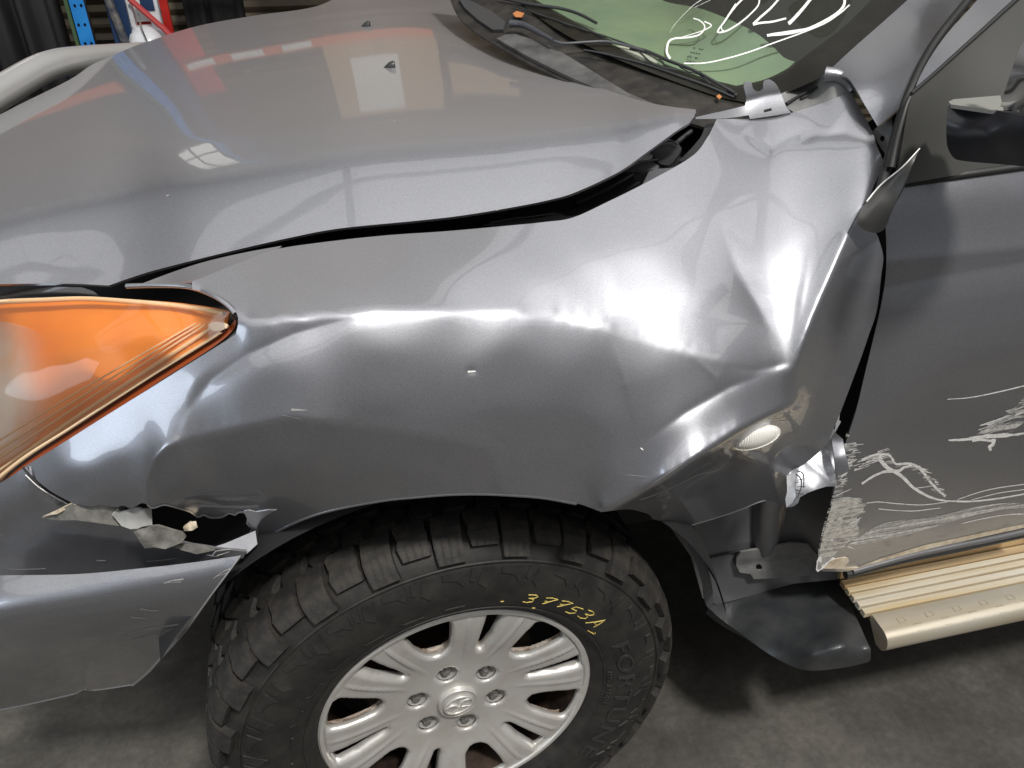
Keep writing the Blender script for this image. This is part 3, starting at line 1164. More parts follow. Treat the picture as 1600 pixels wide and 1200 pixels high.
fen_s.region([(385, 506), (450, 498), (520, 493), (600, 489), (700, 487), (800, 489), (870, 495), (940, 509), (1000, 527), (1060, 546), (1120, 563), (1180, 581), (1212, 578), (1238, 592), (1246, 612), (1240, 630)] + RIDGE[::-1][1:]
             + [(930, 840), (870, 810), (782, 772), (770, 700), (700, 684), (600, 668), (450, 650), (340, 676), (285, 688), (300, 600), (368, 523)],
             [(380, 540, 33, -18), (450, 520, 32, -8), (600, 505, 30, -3), (750, 505, 30, 0), (880, 520, 30, 3), (1000, 545, 32, 4), (420, 620, 20, -14), (600, 590, 19, -4), (800, 590, 18, 0), (950, 600, 22, 6), (600, 650, 11, -3),
              (800, 680, 9, 0), (820, 750, 3, 0), (930, 700, 14, 6), (930, 780, 6, 4), (1050, 620, 24, 2), (1040, 700, 20, -4), (1130, 630, 27, -8), (1190, 605, 32, -14), (1150, 655, 22, -12), (1225, 615, 24, -20), (330, 640, 16, -26)], 0.12)
fen_s.region(PINCH + [(232, 885), (900, 885), (860, 790), (782, 772), (772, 702), (700, 686), (600, 670), (450, 652), (340, 678)],
             [(290, 705, -8, -10), (260, 740, -16, -25), (320, 740, -20, -4), (300, 785, -34, -4), (450, 690, -10, -4), (450, 750, -22, -4), (430, 800, -30, 0), (600, 700, -4, -3), (600, 755, -16, -3), (720, 730, -6, 0), (760, 760, -8, 0)], 0.12)
fen_s.region([(368, 523), (300, 600), (285, 688)] + PINCH[1:] + [(232, 885), (-5, 885), (-5, 690), (200, 560), (340, 480)],
             [(60, 730, 30, -50), (110, 760, 8, -48), (120, 700, 34, -44), (190, 740, 14, -38), (180, 785, -4, -36), (200, 680, 32, -38), (260, 640, 30, -32), (330, 570, 32, -24), (220, 700, 22, -36)], 0.2)
fen_s.region(LSTRIP + [(1299, 680), (1425, 690), (1425, 300), (1376, 300)],
             [(1350, 345, 16, 14), (1340, 420, 8, 16), (1300, 500, 5, 14), (1350, 500, 6, 12), (1280, 570, -4, 16), (1310, 600, 2, 12), (1275, 630, -8, 10), (1295, 660, 0, 8)], 0.12)
fen_s.region(RIDGE + [(1262, 642), (1425, 690), (1425, 885), (930, 885), (930, 840)],
             [(1000, 790, -32, 0), (1060, 800, -36, -4), (1100, 760, -36, -8), (1150, 720, -33, -8), (1150, 785, -32, -8), (1200, 690, -28, -6), (1240, 650, -20, 0), (1195, 770, -24, -10), (1225, 770, -20, -4), (1245, 715, -14, 0), (1270, 690, -10, 4)], 0.12)
fen_s.lam[(fen_s.U > 1200) & (fen_s.V < 420)] = 3e-5
fen_s.solve(1)
# outline of the pressed flare, then sharp kinks along the folds
fen_s.crease([(268, 694), (292, 640), (330, 594), (390, 553), (460, 522), (540, 500), (620, 490)], [0.0, 0.002, 0.0035, 0.004, 0.0035, 0.002, 0.0], 13, 16, 2.5)
fen_s.crease(CR_L[1:-1], [0.0, 0.0006, 0.001, 0.001, 0.0012, 0.0012, 0.0012, 0.001, 0.0008, 0.0], 10, 22, 4)
fen_s.crease(RIDGE, [-0.002, -0.006, -0.009, -0.010, -0.010, -0.009, -0.004], 9, 30, 0.8)
fen_s.crease([(960, 800), (1040, 772), (1120, 728), (1190, 690)], [0.0, 0.003, 0.003, 0.0], 6, 8, 1.0)
fen_s.crease([(1062, 820), (1075, 780), (1120, 740)], [0.0, -0.002, 0.0], 10, 10, 1.0)
fen_s.crease(PINCH, [0.0, -0.003, -0.006, -0.007, -0.004], 14, 7, 1.0)
fen_s.crease(LSTRIP, [0.0, -0.001, -0.002, -0.002, -0.003, -0.003, -0.002, 0.0], 14, 12, 2)
fen_s.crease([(1216, 786), (1207, 742), (1213, 709), (1234, 695), (1278, 693)], [-0.004, -0.007, -0.008, -0.008, -0.004], 9, 12, 1.5)
fen_s.crease([(1130, 572), (1180, 579), (1212, 572), (1238, 566)], [0.0, 0.003, 0.004, 0.0], 9, 14, 2)
fen_s.crease([(955, 515), (978, 600), (1002, 695)], [0.0, -0.0022, 0.0], 8, 26, 1)
fen_s.crease([(1002, 695), (1070, 645), (1140, 604), (1216, 577)], [0.0, 0.0026, 0.003, 0.0], 12, 12, 1)
fen_s.crease([(1072, 548), (1120, 590), (1142, 640)], [0.0, -0.002, 0.0], 9, 16, 1)
fen_s.crease([(1236, 566), (1196, 500), (1150, 420), (1120, 330)], [0.0, 0.003, 0.003, 0.0], 26, 16, 3)
fen_s.crease([(1240, 560), (1252, 470), (1268, 380)], [0.0, -0.0016, 0.0], 10, 14, 1.5)
fen_s.crease([(1374, 372), (1338, 400), (1312, 440)], [0.003, 0.002, 0.0], 9, 9, 1.5)
fen_s.crease([(1366, 480), (1325, 520), (1280, 590)], [0.0, 0.002, 0.0], 10, 10, 1.5)
fen_s.crease([(1160, 676), (1205, 655), (1236, 668)], [0.0, 0.003, 0.0], 8, 10, 2)
fen_s.crease([(1225, 232), (1270, 212), (1320, 208), (1368, 224)], [0.0, 0.003, 0.004, 0.003], 10, 16, 2)
fen_s.crease([(1160, 205), (1205, 232), (1235, 214), (1280, 196)], [0.0, 0.003, 0.002, 0.0], 9, 16, 2)
fen_s.crease([(1330, 145), (1300, 200), (1262, 226)], [0.0, -0.0015, 0.0], 12, 12, 3)
fen_s.dent(737, 580, 7, 5, 0.0010)
fen_s.dent(780, 690, 9, 7, 0.0010)


def fy(u, v):
    return float(fen_s.pt(u, v)[1])


#print('rear', [round(fy(*q), 3) for q in [(1080, 246), (1120, 186), (1176, 185), (1236, 176), (1285, 162), (1330, 143), (1364, 208), (1383, 257), (1200, 400), (1290, 330), (1010, 286), (895, 341)]])
fender = sheet('front_fender', FEND, fen_s, PAINT, truck, 4.0, 0.0022)
fender['label'] = 'crumpled and torn grey front fender'

# ---- front door
DBELT = [(1390, 292), (1416, 288), (1500, 276), (1620, 259)]
DLEFT = [(1284, 893), (1291, 850), (1298, 800), (1308, 740), (1322, 690), (1338, 640), (1350, 590), (1362, 540), (1376, 480), (1384, 430), (1385, 385), (1384, 345), (1390, 292)]
DBOT = [(1660, 806), (1600, 821), (1500, 848), (1420, 872), (1380, 885), (1350, 893), (1320, 893), (1284, 893)]
dc = []
for u in np.linspace(1280, 1690, 15):
    vb = float(np.interp(u, [1280, 1340, 1380, 1450, 1530, 1600, 1690], [720, 672, 632, 572, 540, 524, 515]))
    yb = float(np.interp(u, [1280, 1340, 1400, 1500, 1690], [0.040, 0.032, 0.022, 0.010, 0.0]))
    dc += march(u, vb, yb, 250, lambda t: float(np.interp(t, [0, 0.06, 0.3, 0.5, 0.8, 0.92, 1], [4, 9, 13, 14, 16, 28, 40])))[::8]
    dc += march(u, vb, yb, 905, lambda t: float(np.interp(t, [0, 0.08, 0.3, 0.7, 0.85, 1], [1, -5, -9, -9, -3, 8])))[8::8]
door_s = Surf(dc, 4e-6)
door_s.crease([(1386, 408), (1450, 401), (1600, 386), (1680, 380)], -0.002, 16, 16, 3)
door_s.crease([(1386, 448), (1450, 435), (1600, 411), (1680, 398)], 0.0015, 14, 14, 3)
door = sheet('front_door', outline(7, DBELT, [(1620, 259), (1680, 250), (1680, 800), (1660, 806)], DBOT, DLEFT), door_s, PAINT, truck, 6.0, 0.004)
door['label'] = 'grey front door with white scrapes along its lower half'

# ---- bumper: upper corner under the lamp and the lower painted face
bc = []
for u in np.linspace(-80, 385, 12):
    vt = float(np.interp(u, [-80, 0, 37, 115, 180, 260, 330, 385], [800, 758, 734, 790, 815, 842, 856, 862]))
    yt = float(np.interp(u, [-80, 0, 37, 115, 180, 260, 330, 385], [0.168, 0.118, 0.098, 0.090, 0.076, 0.057, 0.042, 0.032]))
    bc += march(u, vt, yt, 902, lambda t: float(np.interp(t, [0, 0.2, 0.4, 0.75, 1], [22, -6, -18, -8, 14])))[::10]
bup_s = Surf(bc, 2e-5)
bup = sheet('bumper_corner', outline(8, [(-60, 790), (0, 755), (37, 731)], [(37, 731), (55, 752), (115, 791), (180, 815), (260, 842), (330, 856), (385, 862)],
                                     [(385, 862), (380, 872), (330, 880)], [(330, 880), (280, 880), (220, 889), (120, 898), (0, 899), (-60, 898)], [(-60, 898), (-60, 790)]),
            bup_s, PAINT, truck, 6.0, 0.004)
BCUT = [(376, 868), (360, 890), (330, 930), (290, 985), (250, 1030), (232, 1050), (208, 1070)]
bc = []
for u in np.linspace(-80, 385, 16):
    vh = float(spl(u, [-80, 0, 120, 220, 300, 385], [955, 942, 922, 903, 889, 872]))
    yh = float(spl(u, [-80, 0, 120, 220, 300, 385], [0.090, 0.070, 0.050, 0.034, 0.022, 0.008]))
    bc += march(u, vh, yh, vh - 46, lambda t: float(np.interp(t, [0, 0.2, 1], [40, 62, 74])))[::10]
    bc += march(u, vh, yh, 1125, lambda t: float(np.interp(t, [0, 0.09, 0.20, 0.5, 1], [40, 16, -18, -28, -32])))[6::9]
blo_s = Surf(bc, 4e-6)
blo = sheet('bumper_skirt', outline(8, [(-60, 900), (0, 899), (120, 897), (220, 888), (300, 879), (376, 868)], BCUT,
                                    [(208, 1070), (150, 1078), (130, 1077), (120, 1083), (60, 1097), (0, 1109), (-60, 1120)], [(-60, 1120), (-60, 900)]),
            blo_s, PAINT, truck, 6.0, 0.0045)
blo['label'] = 'grey lower bumper skirt with sheared edge and scratches'

# ---- cab: pillar, door frame, mirror sail
pil_s = Surf([(1285, 118, 0.275), (1420, 0, 0.385), (1480, -50, 0.44), (1340, 150, 0.200), (1370, 196, 0.160), (1412, 164, 0.140),
              (1432, 122, 0.165), (1476, 46, 0.235), (1515, 0, 0.285), (1545, -40, 0.325), (1375, 90, 0.255), (1440, 35, 0.305)], 1e-5)
PILL = outline(7, [(1285, 120), (1330, 78), (1380, 34), (1420, -2), (1460, -40)], [(1460, -40), (1545, -40)], [(1545, -40), (1515, 2), (1476, 46), (1450, 85), (1432, 122), (1422, 150), (1412, 164)],
               [(1412, 164), (1390, 182), (1371, 197)], [(1371, 197), (1352, 165), (1335, 135), (1322, 120), (1300, 116), (1285, 120)])
pillar = sheet('windscreen_pillar', PILL, pil_s, PAINT, truck, 6, 0.003)
frame_s = Surf([(1429, 142, 0.138), (1456, 86, 0.182), (1520, 8, 0.262), (1560, -40, 0.310), (1585, 2, 0.232), (1500, 78, 0.170), (1460, 114, 0.150), (1640, -45, 0.28)], 1e-5)
frame = sheet('door_frame', outline(7, [(1429, 142), (1437, 120), (1456, 86), (1482, 50), (1520, 8), (1560, -40)], [(1560, -40), (1640, -40)], [(1640, -40), (1585, 2), (1540, 42), (1500, 78), (1460, 114), (1429, 142)]),
              frame_s, PAINT, truck, 6, 0.004)
SATIN = mat('satin_black_trim', (0.030, 0.030, 0.027), 0.38)
rough_vary(SATIN, 6, 0.3, 0.5)
bump(SATIN, 700, 0.1, 0.0006)
sail_s = Surf([(1425, 150, 0.105), (1500, 85, 0.155), (1600, 0, 0.215), (1680, -60, 0.26), (1416, 288, 0.064), (1500, 275, 0.062), (1680, 250, 0.06), (1500, 190, 0.096), (1620, 120, 0.125), (1408, 230, 0.082)], 1e-6)
sail = sheet('mirror_sail', outline(7, [(1426, 148), (1460, 118), (1540, 46), (1600, -8), (1680, -70)], [(1680, -70), (1680, 246)], [(1680, 246), (1600, 260), (1500, 273), (1398, 290)], [(1398, 290), (1404, 262), (1410, 220), (1419, 170), (1426, 148)]),
             sail_s, SATIN, truck, 7, 0.004)
strip_s = sail_s


def strip3(name, surf, poly, w0, w1, m, parent, off=-0.003, sides=12):
    q = np.array(catmull(poly, 8))
    P3 = surf.pts(q, off)
    z = np.linalg.norm(P3 - CAM, axis=1)
    rr = [(w0 + (w1 - w0) * i / (len(q) - 1)) / 2 * z[i] / FPX for i in range(len(q))]
    V, F = tube_vf(P3, rr, sides)
    return mesh_obj(name, V, F, m, parent)


strip3('door_seal', pil_s, [(1371, 315), (1385, 262), (1398, 215), (1415, 160), (1425, 135), (1440, 102), (1464, 62), (1495, 22), (1530, -20)], 13, 10, SEAL, truck, -0.004)
strip3('door_seal', sail_s, [(1392, 262), (1402, 215), (1416, 165), (1424, 148)], 11, 6, SEAL, truck, 0.004)
strip3('window_seal', sail_s, [(1424, 146), (1460, 115), (1500, 79), (1540, 43), (1585, 2), (1640, -45)], 5, 6, SEAL, truck, -0.002)
strip3('belt_seal', door_s, [(1398, 289), (1416, 286), (1500, 274), (1600, 260), (1690, 246)], 12, 10, SEAL, truck, 0.0)

# ---- black sheets painting the shade in the openings behind the panels
def cavity(name, pts, loop, m=BLACKIN):
    return sheet(name, outline(25, *[[loop[i], loop[(i + 1) % len(loop)]] for i in range(len(loop))]), Surf(pts, 1e-6), m, truck, 25, 0.004)


cavity('engine_bay', [(100, 480, 0.36), (400, 430, 0.27), (800, 370, 0.26), (1000, 320, 0.27), (1130, 210, 0.32), (300, 380, 0.30), (700, 310, 0.33), (1000, 230, 0.36), (100, 420, 0.42)],
       [(-90, 500), (280, 540), (600, 420), (900, 400), (1060, 330), (1190, 200), (1150, 165), (1020, 190), (880, 250), (700, 290), (400, 340), (150, 400), (-90, 400)])
cavity('hinge_pillar', [(1300, 900, 0.14), (1300, 650, 0.13), (1400, 400, 0.15), (1420, 200, 0.25), (1250, 700, 0.15), (1340, 300, 0.25), (1340, 200, 0.30), (1450, 800, 0.14)],
       [(1255, 560), (1300, 400), (1330, 210), (1365, 185), (1440, 150), (1440, 420), (1420, 900), (1290, 905), (1270, 750)])

strip3('arch_lip', fen_s, FLIP[1:-1], 7, 6, PAINT, fender, 0.003)


# ------------------------------------------------------------------ front wheel
WC = np.array([0.004, 0.04, 0.408])
STEER = math.radians(3.3)
WX = np.array([math.cos(STEER), math.sin(STEER), 0.0])
WN = np.array([-math.sin(STEER), math.cos(STEER), 0.0])
wheel = empty('wheel', tuple(WC), truck)
wheel.rotation_euler = (0, 0, STEER)
wheel['label'] = 'silver alloy front wheel with worn all-terrain tyre'


def wheel_uv(u, v, off):
    p = at_plane(u, v, WC + off * WN, WN) - WC
    return np.array([p @ WX, off, p[2]])


TP = [(0.2225, 0.022), (0.2225, 0.004), (0.230, -0.003), (0.236, -0.006), (0.250, -0.0155), (0.270, -0.023), (0.295, -0.0275), (0.320, -0.0265), (0.343, -0.021),
      (0.362, -0.0125), (0.377, -0.001), (0.3865, 0.014), (0.390, 0.032), (0.391, 0.065), (0.3915, 0.13), (0.391, 0.195), (0.390, 0.228), (0.386, 0.246),
      (0.376, 0.261), (0.355, 0.273), (0.32, 0.284), (0.28, 0.28), (0.24, 0.262), (0.2225, 0.25)]


def rm(r):                                                  # tyre section height
    return 0.2225 + (r - 0.2225) * 0.895


TP = [(rm(r), y) for r, y in TP]
TPs = np.array(catmull(np.array(TP) * 1000, 3)) / 1000
lathe('tyre', [tuple(p) for p in TPs], RUBBER, wheel, 160, 'y')
seg = np.hypot(*(TPs[1:] - TPs[:-1]).T)
cumS = np.concatenate([[0], np.cumsum(seg)])


def prof(s):
    r = np.interp(s, cumS, TPs[:, 0])
    y = np.interp(s, cumS, TPs[:, 1])
    r2 = np.interp(s + 0.001, cumS, TPs[:, 0])
    y2 = np.interp(s + 0.001, cumS, TPs[:, 1])
    t = np.array([r2 - r, y2 - y])
    t /= np.linalg.norm(t)
    return r, y, np.array([t[1], -t[0]])                   # outward normal in (r, y)


def s_at(i0, val, k):                                       # arc position where profile coord k first reaches val after index i0
    for i in range(i0, len(TPs) - 1):
        a, b = TPs[i, k], TPs[i + 1, k]
        if (a - val) * (b - val) <= 0:
            return cumS[i] + seg[i] * abs((val - a) / (b - a + 1e-12))
    return cumS[-1]


S_SH = s_at(0, rm(0.358), 0)                                    # start of the shoulder lug
iT = int(np.argmax(TPs[:, 0] > rm(0.385)))


def sY(y):
    return s_at(iT, y, 1)


PITCH_N = 48
DA = 2 * math.pi / PITCH_N


def block_mesh(name, cols, h):
    """cols: list of (s, angle_left, angle_right); raised pad following the tyre profile"""
    V, F = [], []
    n = len(cols)
    for lev, hh in ((0, -0.0015), (1, h)):
        for (s, a0, a1) in cols:
            r, y, nn = prof(s)
            sh = 0.0 if lev == 0 else 0.0013
            if lev and s == cols[0][0]:
                r, y, nn = prof(s + 0.0012)
            if lev and s == cols[-1][0]:
                r, y, nn = prof(s - 0.0012)
            for a in (a0 + sh / 0.39, a1 - sh / 0.39):
                rr, yy = r + nn[0] * hh, y + nn[1] * hh
                V.append((rr * math.cos(a), yy, rr * math.sin(a)))
    t = 2 * n
    for i in range(n - 1):
        F.append((t + 2 * i, t + 2 * i + 1, t + 2 * i + 3, t + 2 * i + 2))
        F.append((2 * i, 2 * i + 2, t + 2 * i + 2, t + 2 * i))
        F.append((2 * i + 1, t + 2 * i + 1, t + 2 * i + 3, 2 * i + 3))
    F.append((0, t, t + 1, 1))
    F.append((2 * n - 2, 2 * n - 1, t + 2 * n - 1, t + 2 * n - 2))
    me = bpy.data.meshes.new(name)
    me.from_pydata(V, [], F)
    bm = bmesh.new()
    bm.from_mesh(me)
    bmesh.ops.recalc_face_normals(bm, faces=bm.faces)
    bm.to_mesh(me)
    bm.free()
    me.materials.append(TREAD)
    return me


g_ = 0.5 * DA
rows = []
H = 0.0115
# two alternating shoulder lugs that run down the sidewall
s_end = sY(0.040)
ss = np.linspace(S_SH, s_end, 7)
rows.append(([block_mesh('tread_block', [(s, -0.44 * DA + 0.05 * DA * math.sin(7 * i), 0.44 * DA + 0.05 * DA * math.sin(7 * i)) for i, s in enumerate(ss)], H)], 0.0))
ss2 = np.linspace(S_SH + 0.016, s_end + 0.004, 7)
rows[0][0].append(block_mesh('tread_block', [(s, -0.45 * DA - 0.03 * DA * (i % 2), 0.40 * DA + 0.04 * DA * (i % 3)) for i, s in enumerate(ss2)], H))
for (y0, y1, ph, kink) in [(0.046, 0.082, 0.5, 0.14), (0.087, 0.124, 0.15, -0.16), (0.129, 0.166, 0.6, 0.14), (0.171, 0.205, 0.2, -0.12)]:
    ms = []
    for alt in (0, 1):
        sv = [sY(y0 + (0.004 if alt else 0)), sY(y0 * 0.6 + y1 * 0.4), sY(y0 * 0.3 + y1 * 0.7), sY(y1 - (0.003 if alt else 0))]
        k = kink * DA * (1 if alt else 0.7)
        ms.append(block_mesh('tread_block', [(sv[0], -0.36 * DA + k, 0.30 * DA + k), (sv[1], -0.44 * DA + k, 0.42 * DA), (sv[2], -0.42 * DA - k, 0.44 * DA - k), (sv[3], -0.30 * DA - k, 0.38 * DA - k)], H))
    rows.append((ms, ph))
ms = [block_mesh('tread_block', [(s, -0.40 * DA, 0.40 * DA) for s in np.linspace(sY(0.210), sY(0.210) + 0.055, 5)], H)]
rows.append((ms, 0.3))
for ms, ph in rows:
    for k in range(PITCH_N):
        o = bpy.data.objects.new('tread_block', ms[k % len(ms)])
        col.objects.link(o)
        o.parent = wheel
        o.rotation_euler = (0, -(k + ph) * DA, 0)

# raised bars and the rib on the sidewall, all one moulding
V, F = [], []
parts = []
sA, sB = s_at(0, 0.322, 0), s_at(0, 0.345, 0)


def side_pt(r, a, h):
    s = s_at(0, r, 0)
    rr, yy, nn = prof(s)
    rr, yy = rr + nn[0] * h, yy + nn[1] * h
    return (rr * math.cos(a), yy, rr * math.sin(a))


def side_pad(poly, h=0.0022):
    """poly: (r, angle) corners"""
    n = len(poly)
    poly = [(rm(r), a) for r, a in poly]
    V = [side_pt(r, a, -0.001) for r, a in poly]
    cr, ca = np.mean([p[0] for p in poly]), np.mean([p[1] for p in poly])
    V += [side_pt(cr + (r - cr) * 0.93, ca + (a - ca) * 0.95, h) for r, a in poly]
    F = [tuple(range(n, 2 * n))] + [(i, (i + 1) % n, n + (i + 1) % n, n + i) for i in range(n)]
    return V, F


for k in range(PITCH_N):
    a = k * DA
    if k % 2 == 0:
        parts.append(side_pad([(0.318, a - 0.30 * DA), (0.343, a - 0.45 * DA), (0.343, a + 0.40 * DA), (0.334, a + 0.42 * DA), (0.330, a - 0.05 * DA)]))
    else:
        parts.append(side_pad([(0.306, a - 0.1 * DA), (0.345, a - 0.36 * DA), (0.345, a + 0.05 * DA), (0.320, a + 0.22 * DA)]))
        parts.append(side_pad([(0.322, a + 0.35 * DA), (0.345, a + 0.18 * DA), (0.345, a + 0.42 * DA), (0.326, a + 0.50 * DA)]))
for k in range(28):
    a = k * 2 * math.pi / 28
    if not (-1.6 < math.atan2(math.sin(a), math.cos(a)) < 1.35):
        parts.append(side_pad([(0.268, a - 0.05), (0.2715, a - 0.05), (0.2715, a + 0.06), (0.280, a + 0.075), (0.278, a + 0.08), (0.268, a + 0.065)], 0.0016))
V, F = join_vf(parts)
mesh_obj('sidewall_bars', V, F, RUBBER, wheel, False)['kind'] = 'stuff'
rib = [side_pt(rm(0.351), t, 0.0008) for t in np.linspace(0, 2 * math.pi, 161)]
Vr, Fr = tube_vf(rib, 0.0022, 6)
mesh_obj('sidewall_rib', Vr, Fr, RUBBER, wheel)
rib = [side_pt(0.246, t, 0.0005) for t in np.linspace(0, 2 * math.pi, 161)]
Vr, Fr = tube_vf(rib, 0.0016, 6)
mesh_obj('bead_rib', Vr, Fr, RUBBER, wheel)


def text_mesh(txt, size):
    c = bpy.data.curves.new('t', 'FONT')
    c.body = txt
    c.size = size
    c.resolution_u = 3
    c.space_character = 1.12
    o = bpy.data.objects.new('t', c)
    col.objects.link(o)
    dg = bpy.context.evaluated_depsgraph_get()
    me = o.evaluated_get(dg).to_mesh()
    V = [tuple(v.co) for v in me.vertices]
    F = [tuple(p.vertices) for p in me.polygons]
    o.evaluated_get(dg).to_mesh_clear()
    bpy.data.objects.remove(o)
    return V, F


def ring_text(name, txt, size, r_base, a_start, h, m, spread=1.0):
    V, F = text_mesh(txt, size)
    V2 = [side_pt(r_base + y, a_start - x * spread / r_base, h) for x, y, z in V]
    me = bpy.data.meshes.new(name)
    me.from_pydata(V2, [], F)
    bm = bmesh.new()
    bm.from_mesh(me)
    bmesh.ops.remove_doubles(bm, verts=bm.verts, dist=1e-6)
    bmesh.ops.recalc_face_normals(bm, faces=bm.faces)
    bm.to_mesh(me)
    bm.free()
    o = finish(name, me, m, wheel, False)
    md = o.modifiers.new('solid', 'SOLIDIFY')
    md.thickness = h + 0.0012
    md.offset = 0
    return o


LET = mat('raised_rubber_letters', (0.026, 0.0255, 0.025), 0.55)
ring_text('raised_lettering', 'FORTUNE', 0.040, 0.266, math.radians(22), 0.0011, LET, 1.5)
ring_text('raised_lettering', 'BUILT TOUGH RADIAL TUBELESS'[:0] + 'M+S  RADIAL', 0.011, 0.2495, math.radians(6), 0.0012, LET, 1.2)

# yellow crayon stock number on the sidewall
GL = {'3': [[(0.05, 0.95), (0.6, 1.0), (0.9, 0.85), (0.75, 0.62), (0.35, 0.55), (0.85, 0.42), (0.95, 0.2), (0.6, 0.0), (0.1, 0.08)]],
      '7': [[(0.05, 0.85), (0.5, 0.95), (1.0, 0.92), (0.65, 0.5), (0.3, 0.0)], [(0.25, 0.5), (0.85, 0.48)]],
      '5': [[(0.85, 0.95), (0.2, 0.88), (0.15, 0.55), (0.65, 0.55), (0.9, 0.3), (0.6, 0.02), (0.05, 0.05)]],
      'A': [[(0.0, 0.0), (0.35, 0.6), (0.5, 1.0), (0.75, 0.5), (1.0, 0.0)], [(0.15, 0.38), (0.9, 0.35)]],
      '/': [[(0.1, 0.0), (0.9, 0.3)], [(0.5, 0.5), (0.8, 0.3)]], '.': [[(0.2, 0.1), (0.5, 0.15)]]}
parts = []
for ch, a0, rb, hh in [('3', 66.5, 0.263, 0.020), ('7', 60.0, 0.262, 0.021), ('7', 54.2, 0.263, 0.021), ('5', 48.5, 0.260, 0.021), ('3', 43.2, 0.262, 0.022), ('A', 36.5, 0.259, 0.026), ('/', 31.5, 0.250, 0.014), ('.', 74.0, 0.262, 0.02), ('.', 60.5, 0.246, 0.02)]:
    for st_ in GL[ch]:
        pts_ = []
        for k in range(len(st_) - 1):
            for t_ in np.linspace(0, 1, 5)[:-1]:
                x_ = st_[k][0] * (1 - t_) + st_[k + 1][0] * t_
                y_ = st_[k][1] * (1 - t_) + st_[k + 1][1] * t_
                r_ = rb + y_ * hh + random.uniform(-1, 1) * 0.0003
                pts_.append(np.array(side_pt(r_, math.radians(a0) - (x_ - 0.5 + 0.25 * (y_ - 0.5)) * 0.0195 / rb, 0.0004)))
        runs = [pts_[:len(pts_) // 2 + 1], pts_[len(pts_) // 2 + random.choice([0, 1]):]] if len(pts_) > 12 else [pts_]
        for q_ in runs:
            if len(q_) > 1:
                parts.append(tube_vf(q_, [0.0011 * random.uniform(0.45, 1.0) for _ in q_], 5))
V, F = join_vf(parts)
mesh_obj('crayon_number', V, F, YELLOW, wheel)['kind'] = 'stuff'

# ---- alloy rim
def polar(r, a):
    return (r * math.cos(a), r * math.sin(a))


def rounded(poly, rad, n=5):
    out = []
    m = len(poly)
    for i in range(m):
        p, q, r_ = np.array(poly[i - 1]), np.array(poly[i]), np.array(poly[(i + 1) % m])
        a = p - q
        b = r_ - q
        la, lb = np.linalg.norm(a), np.linalg.norm(b)
        k = min(rad, la * 0.48, lb * 0.48)
        A, B = q + a / la * k, q + b / lb * k
        for t in np.linspace(0, 1, n):
            out.append(tuple((1 - t) ** 2 * A + 2 * t * (1 - t) * q + t * t * B))
    return out


big, slots, lugs = [], [], []
for k in range(6):
    A = math.radians(41.5 + 60 * k)
    d = math.radians
    big.append(rounded([polar(0.209, A - d(10.0)), polar(0.2105, A - d(3)), polar(0.2105, A + d(4)), polar(0.209, A + d(9.5)), polar(0.165, A + d(9.0)), polar(0.132, A + d(5.5)),
                        polar(0.126, A - d(2)), polar(0.140, A - d(8.0)), polar(0.175, A - d(9.5))], 0.014))
    B = math.radians(11.5 + 60 * k)
    slots.append(rounded([polar(0.210, B - d(2.6)), polar(0.2105, B + d(3.0)), polar(0.175, B + d(2.6)), polar(0.128, B + d(0.8)), polar(0.122, B - d(1.2)), polar(0.160, B - d(2.6))], 0.004))
    c = np.array(polar(0.068, A))
    lugs.append([tuple(c + 0.0165 * np.array([math.cos(t), math.sin(t)])) for t in np.linspace(0, 2 * math.pi, 21)[:-1]])
ringl = [polar(0.2145, t) for t in np.linspace(0, 2 * math.pi, 121)[:-1]]
P2, T2 = tri2d(ringl, big + slots + lugs, 0.0042)
rr = np.hypot(P2[:, 0], P2[:, 1])
x = np.clip((0.205 - rr) / 0.14, 0, 1)
yy = 0.0015 + 0.019 * (x * x * (3 - 2 * x))
for hset, dep, wid in ((big, 0.010, 0.0060), (slots, 0.014, 0.0105), (lugs, 0.004, 0.003)):
    dmin = np.full(len(P2), 9.0)
    for h in hset:
        near = np.hypot(P2[:, 0] - np.mean([p[0] for p in h]), P2[:, 1] - np.mean([p[1] for p in h])) < 0.09
        if near.any():
            dd, _, _ = polydist(P2[near], list(h) + [h[0]])
            dmin[near] = np.minimum(dmin[near], dd)
    t = np.clip(1 - dmin / wid, 0, 1)
    yy += dep * t * t
# shallow swirl ridge along each spoke
ang = np.arctan2(P2[:, 1], P2[:, 0])
ph = np.mod(ang - math.radians(41.5), math.radians(60)) / math.radians(60)
sp = np.minimum(np.abs(ph - 0.30), np.abs(ph - 0.70)) * 6.283 * rr
yy += -0.004 * np.exp(-(sp / 0.011) ** 2) * np.clip((rr - 0.09) / 0.05, 0, 1) * np.clip((0.214 - rr) / 0.012, 0, 1)
V3 = np.stack([P2[:, 0], yy, P2[:, 1]], 1)
me = bpy.data.meshes.new('rim_face')
a_, b_, c_ = V3[T2[:, 0]], V3[T2[:, 1]], V3[T2[:, 2]]
nf = np.cross(b_ - a_, c_ - a_)[:, 1] > 0
T2[nf] = T2[nf][:, ::-1]
me.from_pydata(V3.tolist(), [], T2.tolist())
rf = finish('rim_face', me, ALLOY, wheel)
me.materials.append(ALLOYDIRT)
m = rf.modifiers.new('solid', 'SOLIDIFY')
m.thickness = 0.024
m.offset = -1
m.material_offset_rim = 1
m.material_offset = 1
lathe('rim_lip', [(0.2140, 0.006), (0.2146, 0.0012), (0.2165, -0.0022), (0.2215, -0.0030), (0.2245, -0.0005), (0.2240, 0.010), (0.2150, 0.012), (0.2140, 0.006)], ALLOY, wheel, 120, 'y')
lathe('rim_barrel', [(0.2145, 0.011), (0.2060, 0.05), (0.198, 0.11), (0.200, 0.20)], DISC, wheel, 80, 'y')
